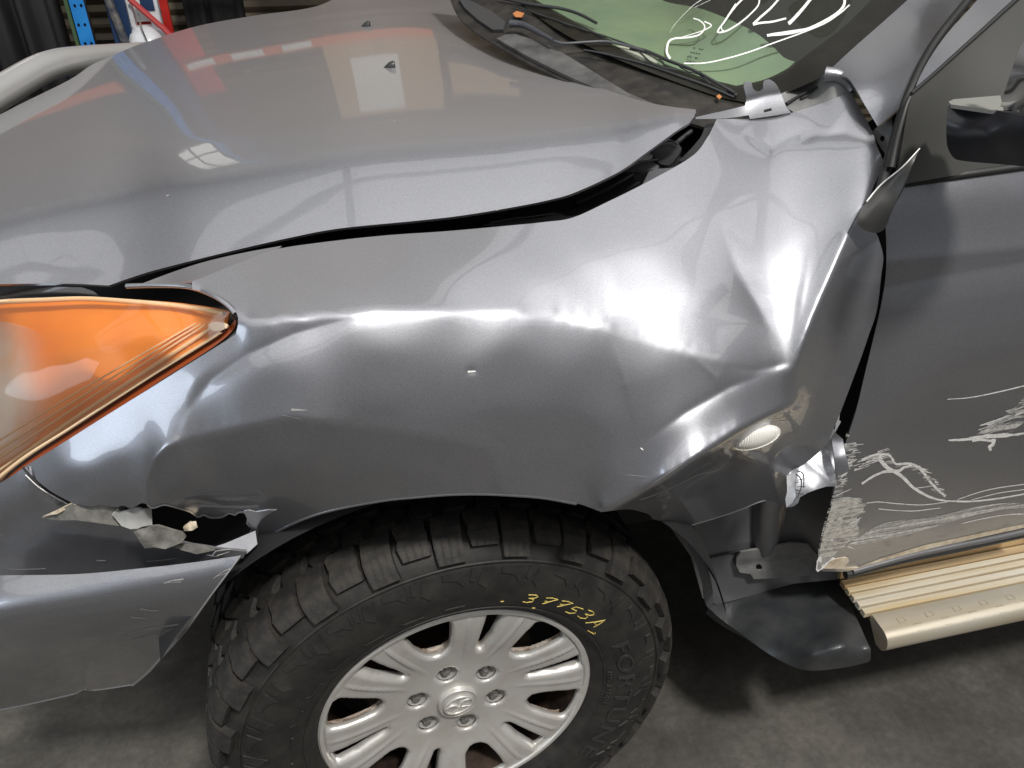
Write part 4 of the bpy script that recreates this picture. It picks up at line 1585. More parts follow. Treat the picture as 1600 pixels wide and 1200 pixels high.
lathe('brake_disc', [(0.0, 0.066), (0.075, 0.066), (0.08, 0.085), (0.148, 0.086), (0.150, 0.11), (0.0, 0.112)], DISC, wheel, 60, 'y')
lathe('wheel_hub_back', [(0.0, 0.118), (0.196, 0.119), (0.199, 0.17), (0.0, 0.172)], BLACKIN, wheel, 40, 'y')
for k in range(6):
    A = math.radians(41.5 + 60 * k)
    c = polar(0.068, A)
    n = lathe('lug_nut', [(0.0, 0.0225), (0.0045, 0.0225), (0.0066, 0.0238), (0.0072, 0.028), (0.0078, 0.0285), (0.0078, 0.046)], STEEL, wheel, 6, 'y', False)
    n.location = (c[0], 0, c[1])
    n.rotation_euler = (0, random.random(), 0)
    p = lathe('lug_pocket', [(0.0164, 0.026), (0.0150, 0.046), (0.006, 0.047)], ALLOY, wheel, 20, 'y')
    p.location = (c[0], 0, c[1])
lathe('centre_cap', [(0.0, 0.0105), (0.021, 0.0115), (0.0275, 0.0135), (0.0300, 0.0145), (0.0300, 0.03)], ALLOY, wheel, 48, 'y')
lathe('cap_ring', [(0.0290, 0.0150), (0.0300, 0.0122), (0.0318, 0.0120), (0.0330, 0.0150), (0.0335, 0.024)], ALLOY, wheel, 48, 'y')
parts = []
EL = [(0.0235 * math.cos(t), 0.0096, 0.0185 * math.sin(t)) for t in np.linspace(0, 2 * math.pi, 41)]
parts.append(tube_vf(EL, 0.0022, 8, caps=False))
W1 = catmull([np.array(p) * 1000 for p in [(-0.0215, 0.0094, 0.0050), (-0.013, 0.0094, 0.0064), (-0.006, 0.0094, 0.0040), (0.0, 0.0094, -0.0040), (0.006, 0.0094, 0.0040), (0.013, 0.0094, 0.0064), (0.0215, 0.0094, 0.0050)]], 1.5)
parts.append(tube_vf([p / 1000 for p in W1], 0.0024, 8))
W2 = catmull([np.array(p) * 1000 for p in [(-0.0160, 0.0094, -0.0125), (-0.007, 0.0094, -0.0075), (0.0, 0.0094, -0.0060), (0.007, 0.0094, -0.0075), (0.0160, 0.0094, -0.0125)]], 1.5)
parts.append(tube_vf([p / 1000 for p in W2], 0.0014, 8))
V, F = join_vf(parts)
em = mesh_obj('cap_emblem', V, F, ALLOY, wheel)
em.rotation_euler = (0, math.radians(-16), 0)

# ---- wheel arch liner and dark underbody
V, F = [], []
na = 40
for i in range(na + 1):
    a = math.radians(14 + 134 * i / na)
    for (y, r) in ((0.032, 0.50), (0.10, 0.515), (0.38, 0.52), (0.40, 0.50), (0.41, 0.0)):
        V.append((r * math.cos(a) * 0.93, y, 0.408 + r * math.sin(a) * 0.94))
for i in range(na):
    for k in range(4):
        F.append((i * 5 + k, (i + 1) * 5 + k, (i + 1) * 5 + k + 1, i * 5 + k + 1))
mesh_obj('wheel_arch_liner', V, F, BLACKIN, truck)
V, F = box_vf((0.52, 0.18, 0.40), (3.6, 1.62, 0.52))
mesh_obj('underbody', V, F, BLACKIN, truck, False)
V, F = box_vf((-0.75, 0.42, 0.38), (0.52, 1.42, 0.62))
mesh_obj('engine_undertray', V, F, BLACKIN, truck, False)


# ------------------------------------------------------------------ running board
board_root = empty('running_board', (0, 0, 0), truck)
board_root['label'] = 'aluminium running board with black end cap'
BX0, BX1 = 0.726, 2.6
RISER = mat('step_riser_reflection', (0.56, 0.42, 0.25), 0.36, 0.5)  # tan and pale step tones paint reflections on the aluminium
vary(RISER, 3, (0.52, 0.34, 0.16), (0.64, 0.50, 0.31), 0.35, 0.65, 6, (0.4, 8, 8))
NOSE = mat('step_nosing_reflection', (0.62, 0.58, 0.50), 0.30, 0.7)  # silver-beige reflection painted into the nosing colour
vary(NOSE, 4, (0.62, 0.53, 0.38), (0.72, 0.67, 0.57), 0.35, 0.65, 7, (0.5, 6, 6))
RIBM = mat('step_rib_reflection', (0.74, 0.70, 0.62), 0.34, 0.45)
vary(RIBM, 3, (0.72, 0.57, 0.34), (0.83, 0.78, 0.66), 0.38, 0.62, 7, (0.5, 9, 9))


def bx_cut(y):                                               # the cut end of the metal at the black cap
    return BX0 + 0.05 * (y + 0.026)


def board_part(name, prof_, m, parent, closed=False, dx=0.0):
    V, F = [], []
    n = len(prof_)
    xs = [None] + [BX0 + 0.08 + (BX1 - BX0) * i / 24 for i in range(25)]
    for xx in xs:
        for (y, z) in prof_:
            V.append((bx_cut(y) + dx if xx is None else xx + dx, y, z))
    k2 = n if closed else n - 1
    for i in range(len(xs) - 1):
        for k in range(k2):
            F.append((i * n + k, i * n + (k + 1) % n, (i + 1) * n + (k + 1) % n, (i + 1) * n + k))
    if closed:
        F.append(tuple(range(n)))
        F.append(tuple((len(xs) - 1) * n + k for k in range(n))[::-1])
    o = mesh_obj(name, V, F, m, parent)
    o.data.set_sharp_from_angle(angle=math.radians(24))
    return o


base_top = 0.441
board_part('step_core', [(0.20, 0.398), (0.20, 0.486), (0.135, 0.466), (0.11, base_top), (0.0, base_top), (-0.012, 0.432), (-0.012, 0.402)], mat('step_groove', (0.20, 0.14, 0.07), 0.5, 0.3), board_root, True, 0.035)
board_part('step_riser', [(0.205, 0.499), (0.190, 0.502), (0.165, 0.496), (0.145, 0.484), (0.135, 0.471), (0.132, 0.464), (0.140, 0.460)], RISER, board_root, True)
board_part('step_riser', [(0.130, 0.470), (0.124, 0.471), (0.118, 0.463), (0.116, 0.450), (0.124, 0.446)], RISER, board_root, True)
for yc, wd in ((0.106, 0.0075), (0.090, 0.0055), (0.074, 0.0060), (0.057, 0.0060), (0.040, 0.0060)):
    board_part('step_rib', [(yc + wd, base_top - 0.002), (yc + wd, 0.4485), (yc + wd - 0.0012, 0.4502), (yc - wd + 0.0012, 0.4502), (yc - wd, 0.4485), (yc - wd, base_top - 0.002)], RIBM if yc < 0.1 else RISER, board_root, True)
nose_ = [(0.030, 0.438), (0.030, 0.4485), (0.0285, 0.4502), (0.012, 0.4498)] + [(-0.002 - 0.024 * math.sin(t) ** 0.8, 0.4285 + 0.021 * math.cos(t)) for t in np.linspace(0.1, 2.7, 14)] + [(0.0, 0.408)]
board_part('step_nosing', nose_, NOSE, board_root, True, 0.010)
MARKM = mat('embossed_mark', (0.40, 0.34, 0.24), 0.4, 0.6)
for k in range(16):
    xx = BX0 + 0.055 + k * 0.056
    for (dx, yc, sz) in ((0.0, 0.006, 0.0065), (0.022, -0.012, 0.0075)):
        loop_ = [(xx + dx + sz * a, yc + sz * 0.75 * b) for a, b in ((-1, -1), (1, -1), (1, 1), (-1, 1), (-1, -1))]
        loop_ = [(p[0], p[1], 0.4288 + 0.0212 * math.cos(math.asin(max(-0.999, min(0.999, -min(p[1], 0) / 0.027))))) for p in loop_]
        Vb, Fb = tube_vf(loop_, 0.0006, 5)
        mesh_obj('grip_mark', Vb, Fb, MARKM, board_root)

CAPPL = mat('end_cap_plastic', (0.035, 0.037, 0.040), 0.36)
vary(CAPPL, 18, (0.026, 0.028, 0.031), (0.052, 0.053, 0.054), 0.35, 0.7, 7)
bump(CAPPL, 500, 0.12, 0.0008)
cap_s = Surf([(1108, 948, 0.185), (1125, 936, 0.20), (1180, 920, 0.20), (1240, 906, 0.20), (1304, 896, 0.195), (1312, 905, 0.180), (1335, 955, 0.080), (1352, 1000, 0.000), (1362, 1012, -0.022), (1362, 1034, -0.020),
              (1320, 1043, -0.018), (1270, 1047, -0.004), (1235, 1040, 0.022), (1180, 1005, 0.085), (1140, 975, 0.145), (1270, 930, 0.150), (1285, 985, 0.045), (1295, 1010, -0.010),
              (1230, 960, 0.110), (1190, 945, 0.150), (1240, 1010, 0.035), (1270, 1025, -0.008), (1320, 1008, -0.018)], 1e-6)
cap_s.crease([(1272, 905), (1274, 950), (1282, 990), (1296, 1014)], [-0.006, -0.008, -0.006, -0.002], 10, 24, 2)
cap = sheet('end_cap', outline(6, [(1108, 950), (1118, 937), (1180, 920), (1240, 906), (1300, 897)], [(1300, 897), (1308, 899), (1312, 908), (1335, 958), (1352, 996), (1360, 1014)],
                               [(1360, 1014), (1360, 1031), (1350, 1036), (1320, 1043), (1270, 1048), (1240, 1042), (1200, 1021), (1160, 992), (1125, 966), (1108, 950)]),
            cap_s, CAPPL, board_root, 5, 0.02, off=-0.022)


# ------------------------------------------------------------------ details of the truck
def poly_loop(pts, step=6, smooth=False):
    if smooth:
        return outline(step, list(pts) + [pts[0]])
    n = len(pts)
    return outline(step, *[[pts[i], pts[(i + 1) % n]] for i in range(n)])


def zz(off, sc, pts):
    return [(off[0] + p[0] / sc, off[1] + p[1] / sc) for p in pts]


# ---- headlamp
lamp = empty('headlamp', (0, 0, 0), truck)
lamp['label'] = 'amber headlamp with clear yellowed lens'
LTOP = [(-70, 476), (0, 468), (67, 465), (133, 463), (200, 467), (267, 472), (317, 478), (353, 485), (359, 488)]
LLOW = [(353, 512), (327, 530), (233, 588), (117, 663), (33, 717), (0, 752), (-70, 800)]
head_s = Surf([(359, 490, 0.056), (327, 530, 0.058), (233, 588, 0.066), (117, 663, 0.086), (0, 752, 0.118), (-70, 800, 0.15), (-70, 476, 0.29), (0, 468, 0.235), (133, 463, 0.170), (267, 472, 0.108), (317, 478, 0.082),
               (150, 560, 0.092), (0, 600, 0.145), (-70, 640, 0.19), (250, 520, 0.080), (70, 530, 0.150)], 1e-6)
lloop = outline(6, LTOP, [(359, 488), (350, 500), (353, 512)], LLOW, [(-70, 800), (-70, 476)])
sheet('lens', lloop, head_s, LENS, lamp, 8, 0)
amb_s = Surf([(c[0] * 400, c[1] * 400, 0.1) for c in head_s.uv[:1]] + [(359, 490, 0.066), (327, 530, 0.068), (233, 588, 0.076), (117, 663, 0.100), (0, 752, 0.135), (-70, 800, 0.17), (-70, 476, 0.32), (0, 468, 0.262),
              (133, 463, 0.195), (267, 472, 0.125), (150, 560, 0.125), (0, 600, 0.19), (250, 520, 0.096)], 3e-5)
amb_s.crease([(40, 565), (150, 541), (250, 522), (330, 505)], [-0.006, -0.010, -0.010, -0.003], 26, 40, 3)
amb_s.dent(110, 515, 60, 22, -0.006, -8)
sheet('amber_reflector', outline(8, LTOP, [(359, 488), (353, 512)], LLOW, [(-70, 800), (-70, 476)]), amb_s, AMBER, lamp, 8, 0.002)
_bc = amb_s.pt(-30, 622)
_n, _l, _b = nodes(REFL)
_ge = _n.new('ShaderNodeNewGeometry')
_vm = _n.new('ShaderNodeVectorMath')
_vm.operation = 'DISTANCE'
_vm.inputs[1].default_value = tuple(float(q) for q in _bc)
_l.new(_ge.outputs['Position'], _vm.inputs[0])
_mr = _n.new('ShaderNodeMapRange')
_mr.interpolation_type = 'SMOOTHSTEP'
_mr.inputs['From Min'].default_value = 0.050
_mr.inputs['From Max'].default_value = 0.150
_mr.inputs['To Min'].default_value = 0.85
_mr.inputs['To Max'].default_value = 0.0
_l.new(_vm.outputs['Value'], _mr.inputs['Value'])
_l.new(_mr.outputs['Result'], _b.inputs['Alpha'])
sheet('lamp_bowl_haze', outline(8, [(-70, 500), (20, 505), (80, 530), (110, 560), (100, 620), (70, 670), (20, 715), (-70, 760)], [(-70, 760), (-70, 500)]), amb_s, REFL, lamp, 8, 0, off=-0.004)  # soft-edged whitish patch painting the haze over the reflector
for k, (a, b) in enumerate([((322, 507), (-40, 742)), ((314, 506), (-40, 727)), ((306, 505), (-40, 712)), ((330, 513), (-40, 762))]):
    strip3('lens_rib', head_s, [a, ((a[0] + b[0]) / 2, (a[1] + b[1]) / 2 - 3), b], 2.6 if k < 3 else 6, 2.6 if k < 3 else 5, HAZE_PL, lamp, 0.004)
strip3('lens_edge', head_s, [(-70, 480), (0, 472), (67, 469), (133, 467), (200, 471), (267, 477), (317, 484), (350, 490)], 7, 7, HAZE_PL, lamp, 0.006)
strip3('lens_edge', head_s, [(345, 519), (327, 531), (233, 589), (117, 664), (33, 719), (-40, 780)], 5, 6, HAZE_PL, lamp, 0.003)
sheet('lens_tab', poly_loop(zz((0, 400), 3, [(975, 320), (1010, 308), (1060, 318), (1062, 338), (1020, 352), (985, 345)]), 4, True), head_s, HAZE_PL, lamp, 4, 0.002, off=0.002)
sheet('amber_edge', outline(6, [(362, 492), (366, 500), (356, 512), (330, 534)], [(330, 534), (233, 594), (125, 664), (40, 722), (0, 755)], [(0, 755), (8, 764), (60, 724), (140, 668), (240, 602), (340, 537), (368, 508), (362, 492)]), head_s, AMBERD, lamp, 6, 0.002, off=0.010)
sheet('lamp_bezel', outline(6, [(374, 496), (372, 520), (340, 548), (250, 606), (160, 662), (37, 742)], [(37, 742), (30, 730), (100, 684), (230, 600), (330, 536), (360, 512), (374, 496)]), head_s, mat('grey_bezel', (0.16, 0.155, 0.15), 0.4), lamp, 6, 0.002, off=0.016)
chr_s = Surf([(-70, 452, 0.32), (0, 455, 0.28), (80, 448, 0.24), (150, 458, 0.20), (80, 462, 0.225)], 1e-6)
CHROMED = mat('dusty_chrome', (0.35, 0.35, 0.36), 0.18, 0.9)
sheet('lamp_top_bracket', poly_loop([(-60, 462), (5, 459), (35, 451), (80, 448), (128, 449), (146, 455), (152, 460), (120, 457), (80, 456), (40, 458), (10, 463), (-60, 468)], 6), chr_s, CHROMED, lamp, 6, 0.003)

# ---- flange strip over the lamp and inner flange in the hood gap
fl_s = Surf([(195, 447, 0.150), (320, 408, 0.172), (440, 384, 0.150), (300, 442, 0.108), (380, 410, 0.128), (250, 449, 0.128)], 1e-6)
sheet('fender_flange', outline(6, [(222, 443), (270, 425), (320, 409), (380, 395), (440, 384)], [(440, 384), (430, 391), (380, 409), (340, 425), (302, 441)], [(302, 441), (260, 446), (222, 443)]), fl_s, PAINT, truck, 5, 0.002)
strip3('flange_edge', Surf([(198, 447, 0.135), (290, 448, 0.100), (340, 464, 0.062), (369, 488, 0.040), (300, 455, 0.09)], 1e-6),
       [(198, 447), (245, 446), (285, 447), (310, 452), (338, 464), (358, 478), (368, 490)], 7, 8, PAINT, truck, 0.0)
gap_s = Surf([(u, v, max(fy(u, v), 0.17) + 0.030) for u, v in [(700, 361), (800, 352), (895, 341), (950, 316), (1010, 286), (1080, 246), (1118, 190)]] + [(800, 330, 0.225), (950, 260, 0.245), (1040, 215, 0.275)], 1e-5)
sheet('inner_flange', poly_loop([(755, 351), (800, 344), (845, 340), (875, 333), (885, 338), (915, 336), (880, 346), (820, 349)], 5), gap_s, INNERGREY, truck, 5, 0.002)
sheet('inner_flange', poly_loop([(1003, 290), (1014, 268), (1025, 264), (1052, 262), (1030, 279), (1010, 291)], 5), gap_s, PAINT, truck, 5, 0.002, off=-0.006)
sheet('hood_hinge', poly_loop([(969, 268), (990, 252), (1022, 249), (1030, 258), (1028, 264), (1000, 268)], 5), gap_s, INNERGREY, truck, 5, 0.003, off=0.01)
sheet('hood_hinge', poly_loop([(1020, 232), (1040, 222), (1056, 224), (1065, 232), (1054, 250), (1045, 258), (1030, 255), (1022, 246)], 5, True), gap_s, BLACKPL, truck, 5, 0.006, off=0.004)
sheet('fender_inner_wall', poly_loop([(1118, 190), (1112, 216), (1092, 240), (1062, 252), (1080, 232), (1096, 212), (1104, 192)], 6, True), gap_s, BLACKPL, truck, 6, 0.003, off=-0.004)
sheet('inner_wing', poly_loop([(800, 336), (860, 318), (930, 296), (975, 268), (1000, 285), (940, 318), (895, 338), (840, 343)], 8), gap_s, BLACKPL, truck, 8, 0.003, off=0.03)

strip3('inner_edge', gap_s, [(765, 348), (800, 342), (840, 337), (868, 333)], 2.4, 2.0, PRIMER, truck, -0.008)
strip3('inner_edge', gap_s, [(972, 267), (1000, 254), (1028, 249)], 2.4, 2.4, PRIMER, truck, 0.004)
strip3('inner_edge', gap_s, [(1030, 224), (1046, 219), (1060, 226)], 2.6, 2.0, PRIMER, truck, -0.004)
strip3('wiring_loom', gap_s, [(900, 318), (940, 300), (985, 275), (1030, 244), (1080, 205)], 9, 7, BLACKPL, truck, 0.02)

# ---- side repeater
def ell(cu, cv, a, b, ang, n=36):
    c, s = math.cos(math.radians(ang)), math.sin(math.radians(ang))
    return [(cu + a * math.cos(t) * c - b * math.sin(t) * s, cv + a * math.cos(t) * s + b * math.sin(t) * c) for t in np.linspace(0, 2 * math.pi, n + 1)[:-1]]


REPM = mat('ribbed_clear_lens', (0.80, 0.78, 0.73), 0.2, 0.0, 0.5)
_n, _l, _b = nodes(REPM)
_tc = _n.new('ShaderNodeTexCoord')
_wv = _n.new('ShaderNodeTexWave')
_wv.inputs['Scale'].default_value = 110
_bp = _n.new('ShaderNodeBump')
_bp.inputs['Strength'].default_value = 0.7
_bp.inputs['Distance'].default_value = 0.001
_l.new(_tc.outputs['Object'], _wv.inputs['Vector'])
_l.new(_wv.outputs['Fac'], _bp.inputs['Height'])
_l.new(_bp.outputs['Normal'], _b.inputs['Normal'])
RC = (1181, 684)
_ry = fy(1181, 684)
rep_s = Surf([(1143, 697, _ry - 0.004), (1219, 674, _ry - 0.004), (1176, 669, _ry - 0.003), (1186, 700, _ry - 0.010), (1181, 685, _ry - 0.006)], 1e-6)


def dome(P, V):
    c, s = math.cos(math.radians(-17)), math.sin(math.radians(-17))
    x, y = P[:, 0] - RC[0], P[:, 1] - RC[1]
    a, b = (x * c + y * s) / 38.5, (-x * s + y * c) / 15.5
    h = np.sqrt(np.clip(1 - a * a - b * b, 0, 1)) * 0.012
    d = V - CAM
    return V - d / np.linalg.norm(d, axis=1)[:, None] * h[:, None]


rep = sheet('side_repeater', ell(*RC, 38, 15, -17), rep_s, REPM, fender, 3, 0.004, fn=dome)
rep['label'] = 'small oval clear side repeater lamp'
e3 = ell(*RC, 38.5, 15.8, -17)
strip3('repeater_rim', rep_s, e3 + [e3[0]], 3, 3, REPM, fender, -0.001)

# ---- torn rear corner of the fender
t_s = Surf([(1290, 697, 0.046), (1299, 680, 0.040), (1307, 760, 0.004), (1240, 790, 0.006), (1240, 730, 0.040), (1275, 730, 0.026), (1270, 765, 0.004), (1327, 736, 0.010), (1317, 686, 0.034)], 3e-3)
t_s.crease([(1262, 722), (1285, 740), (1300, 755)], -0.003, 8, 16, 0.6)
t_s.crease([(1248, 727), (1244, 760), (1242, 790)], -0.003, 14, 8, 0.6)
sheet('torn_flap', poly_loop([(1290, 697), (1298, 684), (1301, 700), (1306, 745), (1308, 760), (1292, 760), (1275, 765), (1262, 770), (1250, 777), (1247, 786), (1240, 791), (1228, 793), (1230, 772), (1231, 745), (1240, 730), (1262, 721)], 4), t_s, PAINT, fender, 4, 0.0016, off=-0.012)
t2 = Surf([(1299, 681, 0.036), (1304, 676, 0.034), (1317, 686, 0.026), (1327, 736, 0.0), (1307, 745, 0.004), (1310, 715, 0.012)], 1e-6)
sheet('torn_flap', poly_loop([(1299, 683), (1304, 676), (1317, 686), (1319, 700), (1328, 736), (1307, 745), (1303, 710)], 4), t2, PAINT, fender, 4, 0.0016, off=-0.020)
jag = [(1229, 742), (1233, 736), (1240, 729), (1247, 727), (1243, 742), (1241, 760), (1243, 775), (1238, 786), (1229, 793), (1227, 780), (1230, 768)]
sheet('torn_metal_edge', poly_loop(jag, 3), t_s, BARE, fender, 3, 0.001, off=-0.015)
sheet('torn_metal_edge', poly_loop([(1294, 690), (1297, 678), (1296, 671), (1301, 667), (1304, 672), (1306, 664), (1303, 658), (1308, 655), (1307, 649), (1312, 648), (1311, 656), (1314, 659), (1309, 668), (1305, 676), (1300, 684)], 3), t_s, BARE, fender, 3, 0.001, off=-0.020)
decal('paint_crack', [ribbon_uv(zz((1000, 600), 4, l), w, 0.8, step=3, jag=0.2) for l, w in [
    ([(960, 560), (1000, 580), (1010, 640), (985, 710)], 1.6), ([(975, 540), (1020, 560), (1025, 650)], 1.2), ([(985, 600), (1030, 590)], 1), ([(985, 640), (1035, 640)], 1), ([(980, 680), (1020, 690)], 1),
    ([(955, 620), (1000, 610)], 1), ([(950, 660), (1000, 665)], 1)]], t_s, BLACKIN, fender, 0.0135)

strip3('torn_hem_glint', fen_s, FLOW[2:], 1.6, 2.0, SCRATCH_GLINT, fender, -0.0005)  # pale strip paints the light caught by the skirt's lower edge
# white stretch lines in the folded skirt
def fdecal(name, lines, m=SCRATCH_GLINT, lift=0.0007):
    return decal(name, [ribbon_uv(p, a, b, step=5, jag=0.15) for p, a, b in lines], fen_s, m, fender, lift)


fdecal('stretch_mark', [
    (zz((1000, 600), 4, [(0, 725), (100, 690), (240, 630), (360, 570), (480, 540), (525, 505)]), 2.2, 0.6),
    (zz((1000, 600), 4, [(280, 585), (380, 520), (450, 490)]), 0.6, 0.6), (zz((1000, 600), 4, [(240, 745), (290, 650), (400, 580), (470, 545)]), 0.6, 0.9),
    (zz((1000, 600), 4, [(20, 665), (130, 590), (260, 500)]), 1.2, 0.6)])
fdecal('scuff_mark', [([(440, 648), (470, 655)], 0.8, 0.5), ([(455, 640), (480, 641)], 4, 1),
                     ([(980, 742), (1010, 745)], 0.8, 0.6)])

fdecal('chip_glint', [([(731, 581), (743, 580)], 3.0, 1.6), ([(1001, 700), (1005, 703)], 1.6, 1.2)], SCRAPE, 0.0008)['kind'] = 'stuff'  # pale chips that also paint small bright highlights
# ---- torn bumper corner and a black sheet painting the shade behind it
def crumple(seed, amp, sc=0.05):
    rnd = np.random.RandomState(seed)
    K = rnd.randn(6, 2) * sc
    ph = rnd.rand(6) * 6.28

    def f(P, V):
        h = sum(np.sin(P @ K[i] * 2 + ph[i]) for i in range(6)) * amp / 3
        d = V - CAM
        return V + d / np.linalg.norm(d, axis=1)[:, None] * h[:, None]
    return f


bt_s = Surf([(60, 810, 0.080), (115, 787, 0.068), (180, 800, 0.052), (238, 800, 0.040), (300, 820, 0.040), (290, 850, 0.034), (226, 856, 0.038), (140, 815, 0.056), (320, 860, 0.036)], 1e-6)
tc = empty('torn_bumper_corner', (0, 0, 0), truck)
tc['label'] = 'torn fibrous edge of the bumper corner'
sheet('torn_strip', poly_loop([(65, 809), (78, 802), (86, 800), (100, 793), (115, 786), (128, 783), (140, 780), (150, 781), (161, 784), (172, 792), (180, 797), (176, 808), (186, 822), (165, 819), (143, 816), (120, 813), (90, 813)], 4),
      bt_s, FIBRE, tc, 4, 0.003, off=-0.006, fn=crumple(3, 0.004, 0.03))
sheet('torn_edge', poly_loop([(66, 807), (86, 798), (115, 784), (138, 778), (128, 785), (112, 791), (90, 803)], 4), bt_s, TAN, tc, 4, 0.002, off=-0.012, fn=crumple(3, 0.002))
sheet('torn_strip', poly_loop([(176, 806), (184, 794), (187, 800), (213, 793), (222, 797), (237, 796), (238, 820), (222, 823), (215, 826), (204, 827), (190, 822)], 4), bt_s, mat('pale_torn_plastic', (0.34, 0.34, 0.33), 0.45), tc, 4, 0.003, off=-0.010, fn=crumple(5, 0.006))
sheet('torn_strip', poly_loop([(204, 825), (222, 822), (247, 822), (270, 828), (285, 832), (291, 838), (284, 848), (258, 858), (240, 855), (226, 857), (216, 842)], 4), bt_s, FIBRE, tc, 4, 0.003, off=-0.008, fn=crumple(8, 0.005, 0.03))
sheet('torn_strip', poly_loop([(262, 851), (290, 852), (323, 854), (335, 860), (308, 866), (285, 860)], 4), bt_s, FIBRE, tc, 4, 0.003, off=0.004, fn=crumple(9, 0.003))
sheet('torn_strip', poly_loop([(286, 824), (297, 815), (306, 814), (309, 824), (300, 829), (288, 830)], 3), bt_s, TAN, tc, 3, 0.002, off=0.010, fn=crumple(2, 0.003, 0.1))
fdecal('torn_lip', [(fjag[1:8], 3.5, 2.5), (fjag[7:13], 2.5, 3), (fjag[12:21], 3, 2)], BARE, 0.0012)
sheet('torn_lip_metal', poly_loop([(381, 799), (388, 797), (400, 800), (418, 797), (432, 797), (420, 803), (408, 812), (402, 822), (404, 834), (400, 840), (395, 826), (388, 816)], 3), fen_s, BARE, fender, 3, 0.001, off=-0.0015)
cavity('bumper_hole', [(200, 790, 0.13), (400, 800, 0.12), (400, 870, 0.11), (250, 870, 0.11)], [(195, 780), (420, 780), (420, 850), (390, 864), (240, 866), (195, 830)])
sheet('lower_lip', poly_loop([(302, 864), (330, 856), (352, 849), (378, 838), (399, 829), (402, 850), (386, 865), (340, 870)], 5), Surf([(300, 862, 0.050), (340, 852, 0.052), (380, 838, 0.056), (400, 830, 0.058), (400, 850, 0.045), (340, 870, 0.040)], 1e-5), PAINT, truck, 5, 0.002)
# seam between fender nose and bumper
strip3('bumper_seam', bup_s, [(36, 730), (55, 752), (85, 772), (118, 790)], 3, 5, BLACKIN, truck, -0.001)
strip3('seam_edge', bup_s, [(40, 742), (62, 762), (92, 780), (116, 792)], 1.6, 2, SCRAPE, truck, -0.002)
# sheared edge and scratches on the bumper
strip3('sheared_edge', blo_s, BCUT, 2.0, 4.5, SCRATCH_GLINT, blo, 0.0)
strip3('sheared_edge', blo_s, [(212, 1069), (150, 1078), (130, 1077), (120, 1083), (60, 1097), (0, 1109), (-50, 1118)], 2.6, 1.6, SCRATCH_GLINT, blo, 0.0)
bz = lambda p: zz((0, 700), 2.79, p)
decal('scratch', [ribbon_uv(bz(p), a, b, step=6, jag=0.25) for p, a, b in [
    ([(510, 830), (580, 805), (660, 785), (800, 765)], 0.6, 1.8), ([(540, 818), (640, 792), (790, 770)], 0.5, 1.2), ([(570, 836), (680, 812), (790, 785)], 0.6, 1.6), ([(600, 825), (700, 800), (790, 778)], 0.5, 1.2),
    ([(670, 818), (740, 808), (785, 795)], 1.0, 3.0), ([(690, 822), (760, 812)], 0.8, 2.0), ([(612, 700), (650, 708), (690, 708)], 2.2, 1.6), ([(575, 738), (610, 740), (645, 744)], 2.2, 1.0), ([(580, 735), (600, 745)], 1.5, 1),
    ([(715, 590), (750, 578), (800, 572)], 1.5, 2.5), ([(730, 586), (790, 584)], 1, 1), ([(930, 570), (970, 540), (1005, 525)], 1, 1.5), ([(940, 560), (990, 545)], 1, 1), ([(925, 470), (940, 450), (1010, 440)], 1, 1.5), ([(945, 470), (1000, 452)], 1, 1)]],
      blo_s, SCRATCH_GLINT, blo)['kind'] = 'stuff'
decal('scratch', [ribbon_uv(bz(p), a, b, step=6, jag=0.2) for p, a, b in [([(30, 527), (100, 529), (200, 526)], 0.6, 1.0), ([(420, 492), (460, 490)], 1, 1.4), ([(640, 495), (720, 488), (770, 480)], 1, 0.8), ([(0, 378), (12, 380)], 1.5, 1)]], bup_s, SCRATCH_GLINT, bup)['kind'] = 'stuff'

# ---- sill, bracket and liner lip behind the wheel
sill_s = Surf([(1050, 830, 0.165), (1100, 940, 0.175), (1200, 800, 0.165), (1300, 690, 0.140), (1300, 900, 0.130), (1200, 910, 0.170)], 1e-6)
sheet('sill_panel', poly_loop([(1030, 800), (1120, 770), (1250, 720), (1325, 670), (1310, 905), (1240, 912), (1120, 945), (1098, 935), (1080, 870)], 8), sill_s, INNERGREY, truck, 8, 0.004)
V, F = tube_vf(sill_s.pts([(1205, 740), (1200, 800), (1196, 835), (1192, 858)], 0.004), [0.032, 0.030, 0.026, 0.018], 14)
mesh_obj('pillar_foot', V, F, INNERGREY, truck)
strip3('sill_seam', sill_s, [(1104, 872), (1150, 862), (1230, 847)], 3, 4, BLACKIN, truck, -0.004)
hole = ell(1187, 888, 5.0, 4.4, 0, 14)
sheet('sill_bracket', poly_loop([(1151, 874), (1157, 863), (1175, 860), (1215, 853), (1236, 849), (1262, 851), (1286, 880), (1282, 893), (1262, 900), (1232, 902), (1178, 905), (1173, 897), (1156, 895), (1152, 886)], 5), sill_s, PRIMER, truck, 4, 0.004, holes=[hole], off=-0.022,
      fn=lambda P, V: V + ((np.exp(-((P[:, 1] - (882 - 0.12 * (P[:, 0] - 1187))) / 8.0) ** 2) * 0.004)[:, None] * np.array([0, 1, 0])))
lf_s = Surf([(1068, 825, 0.075), (1090, 880, 0.085), (1112, 940, 0.100), (1085, 835, 0.080), (1108, 900, 0.085)], 1e-6)
sheet('liner_lip', poly_loop([(1066, 822), (1084, 832), (1096, 856), (1106, 886), (1113, 918), (1114, 938), (1110, 952), (1102, 942), (1098, 916), (1089, 884), (1076, 850)], 4, True), lf_s, mat('grey_liner_plastic', (0.075, 0.078, 0.09), 0.4), truck, 4, 0.004)

# ---- scrapes on the door
DZ = lambda p: zz((1240, 550), 3.244, p)
lines = []


def L(p, a, b=None, j=0.3):
    lines.append(ribbon_uv(DZ(p), a * 1.35, (b if b is not None else a) * 1.35, step=4, jag=j))


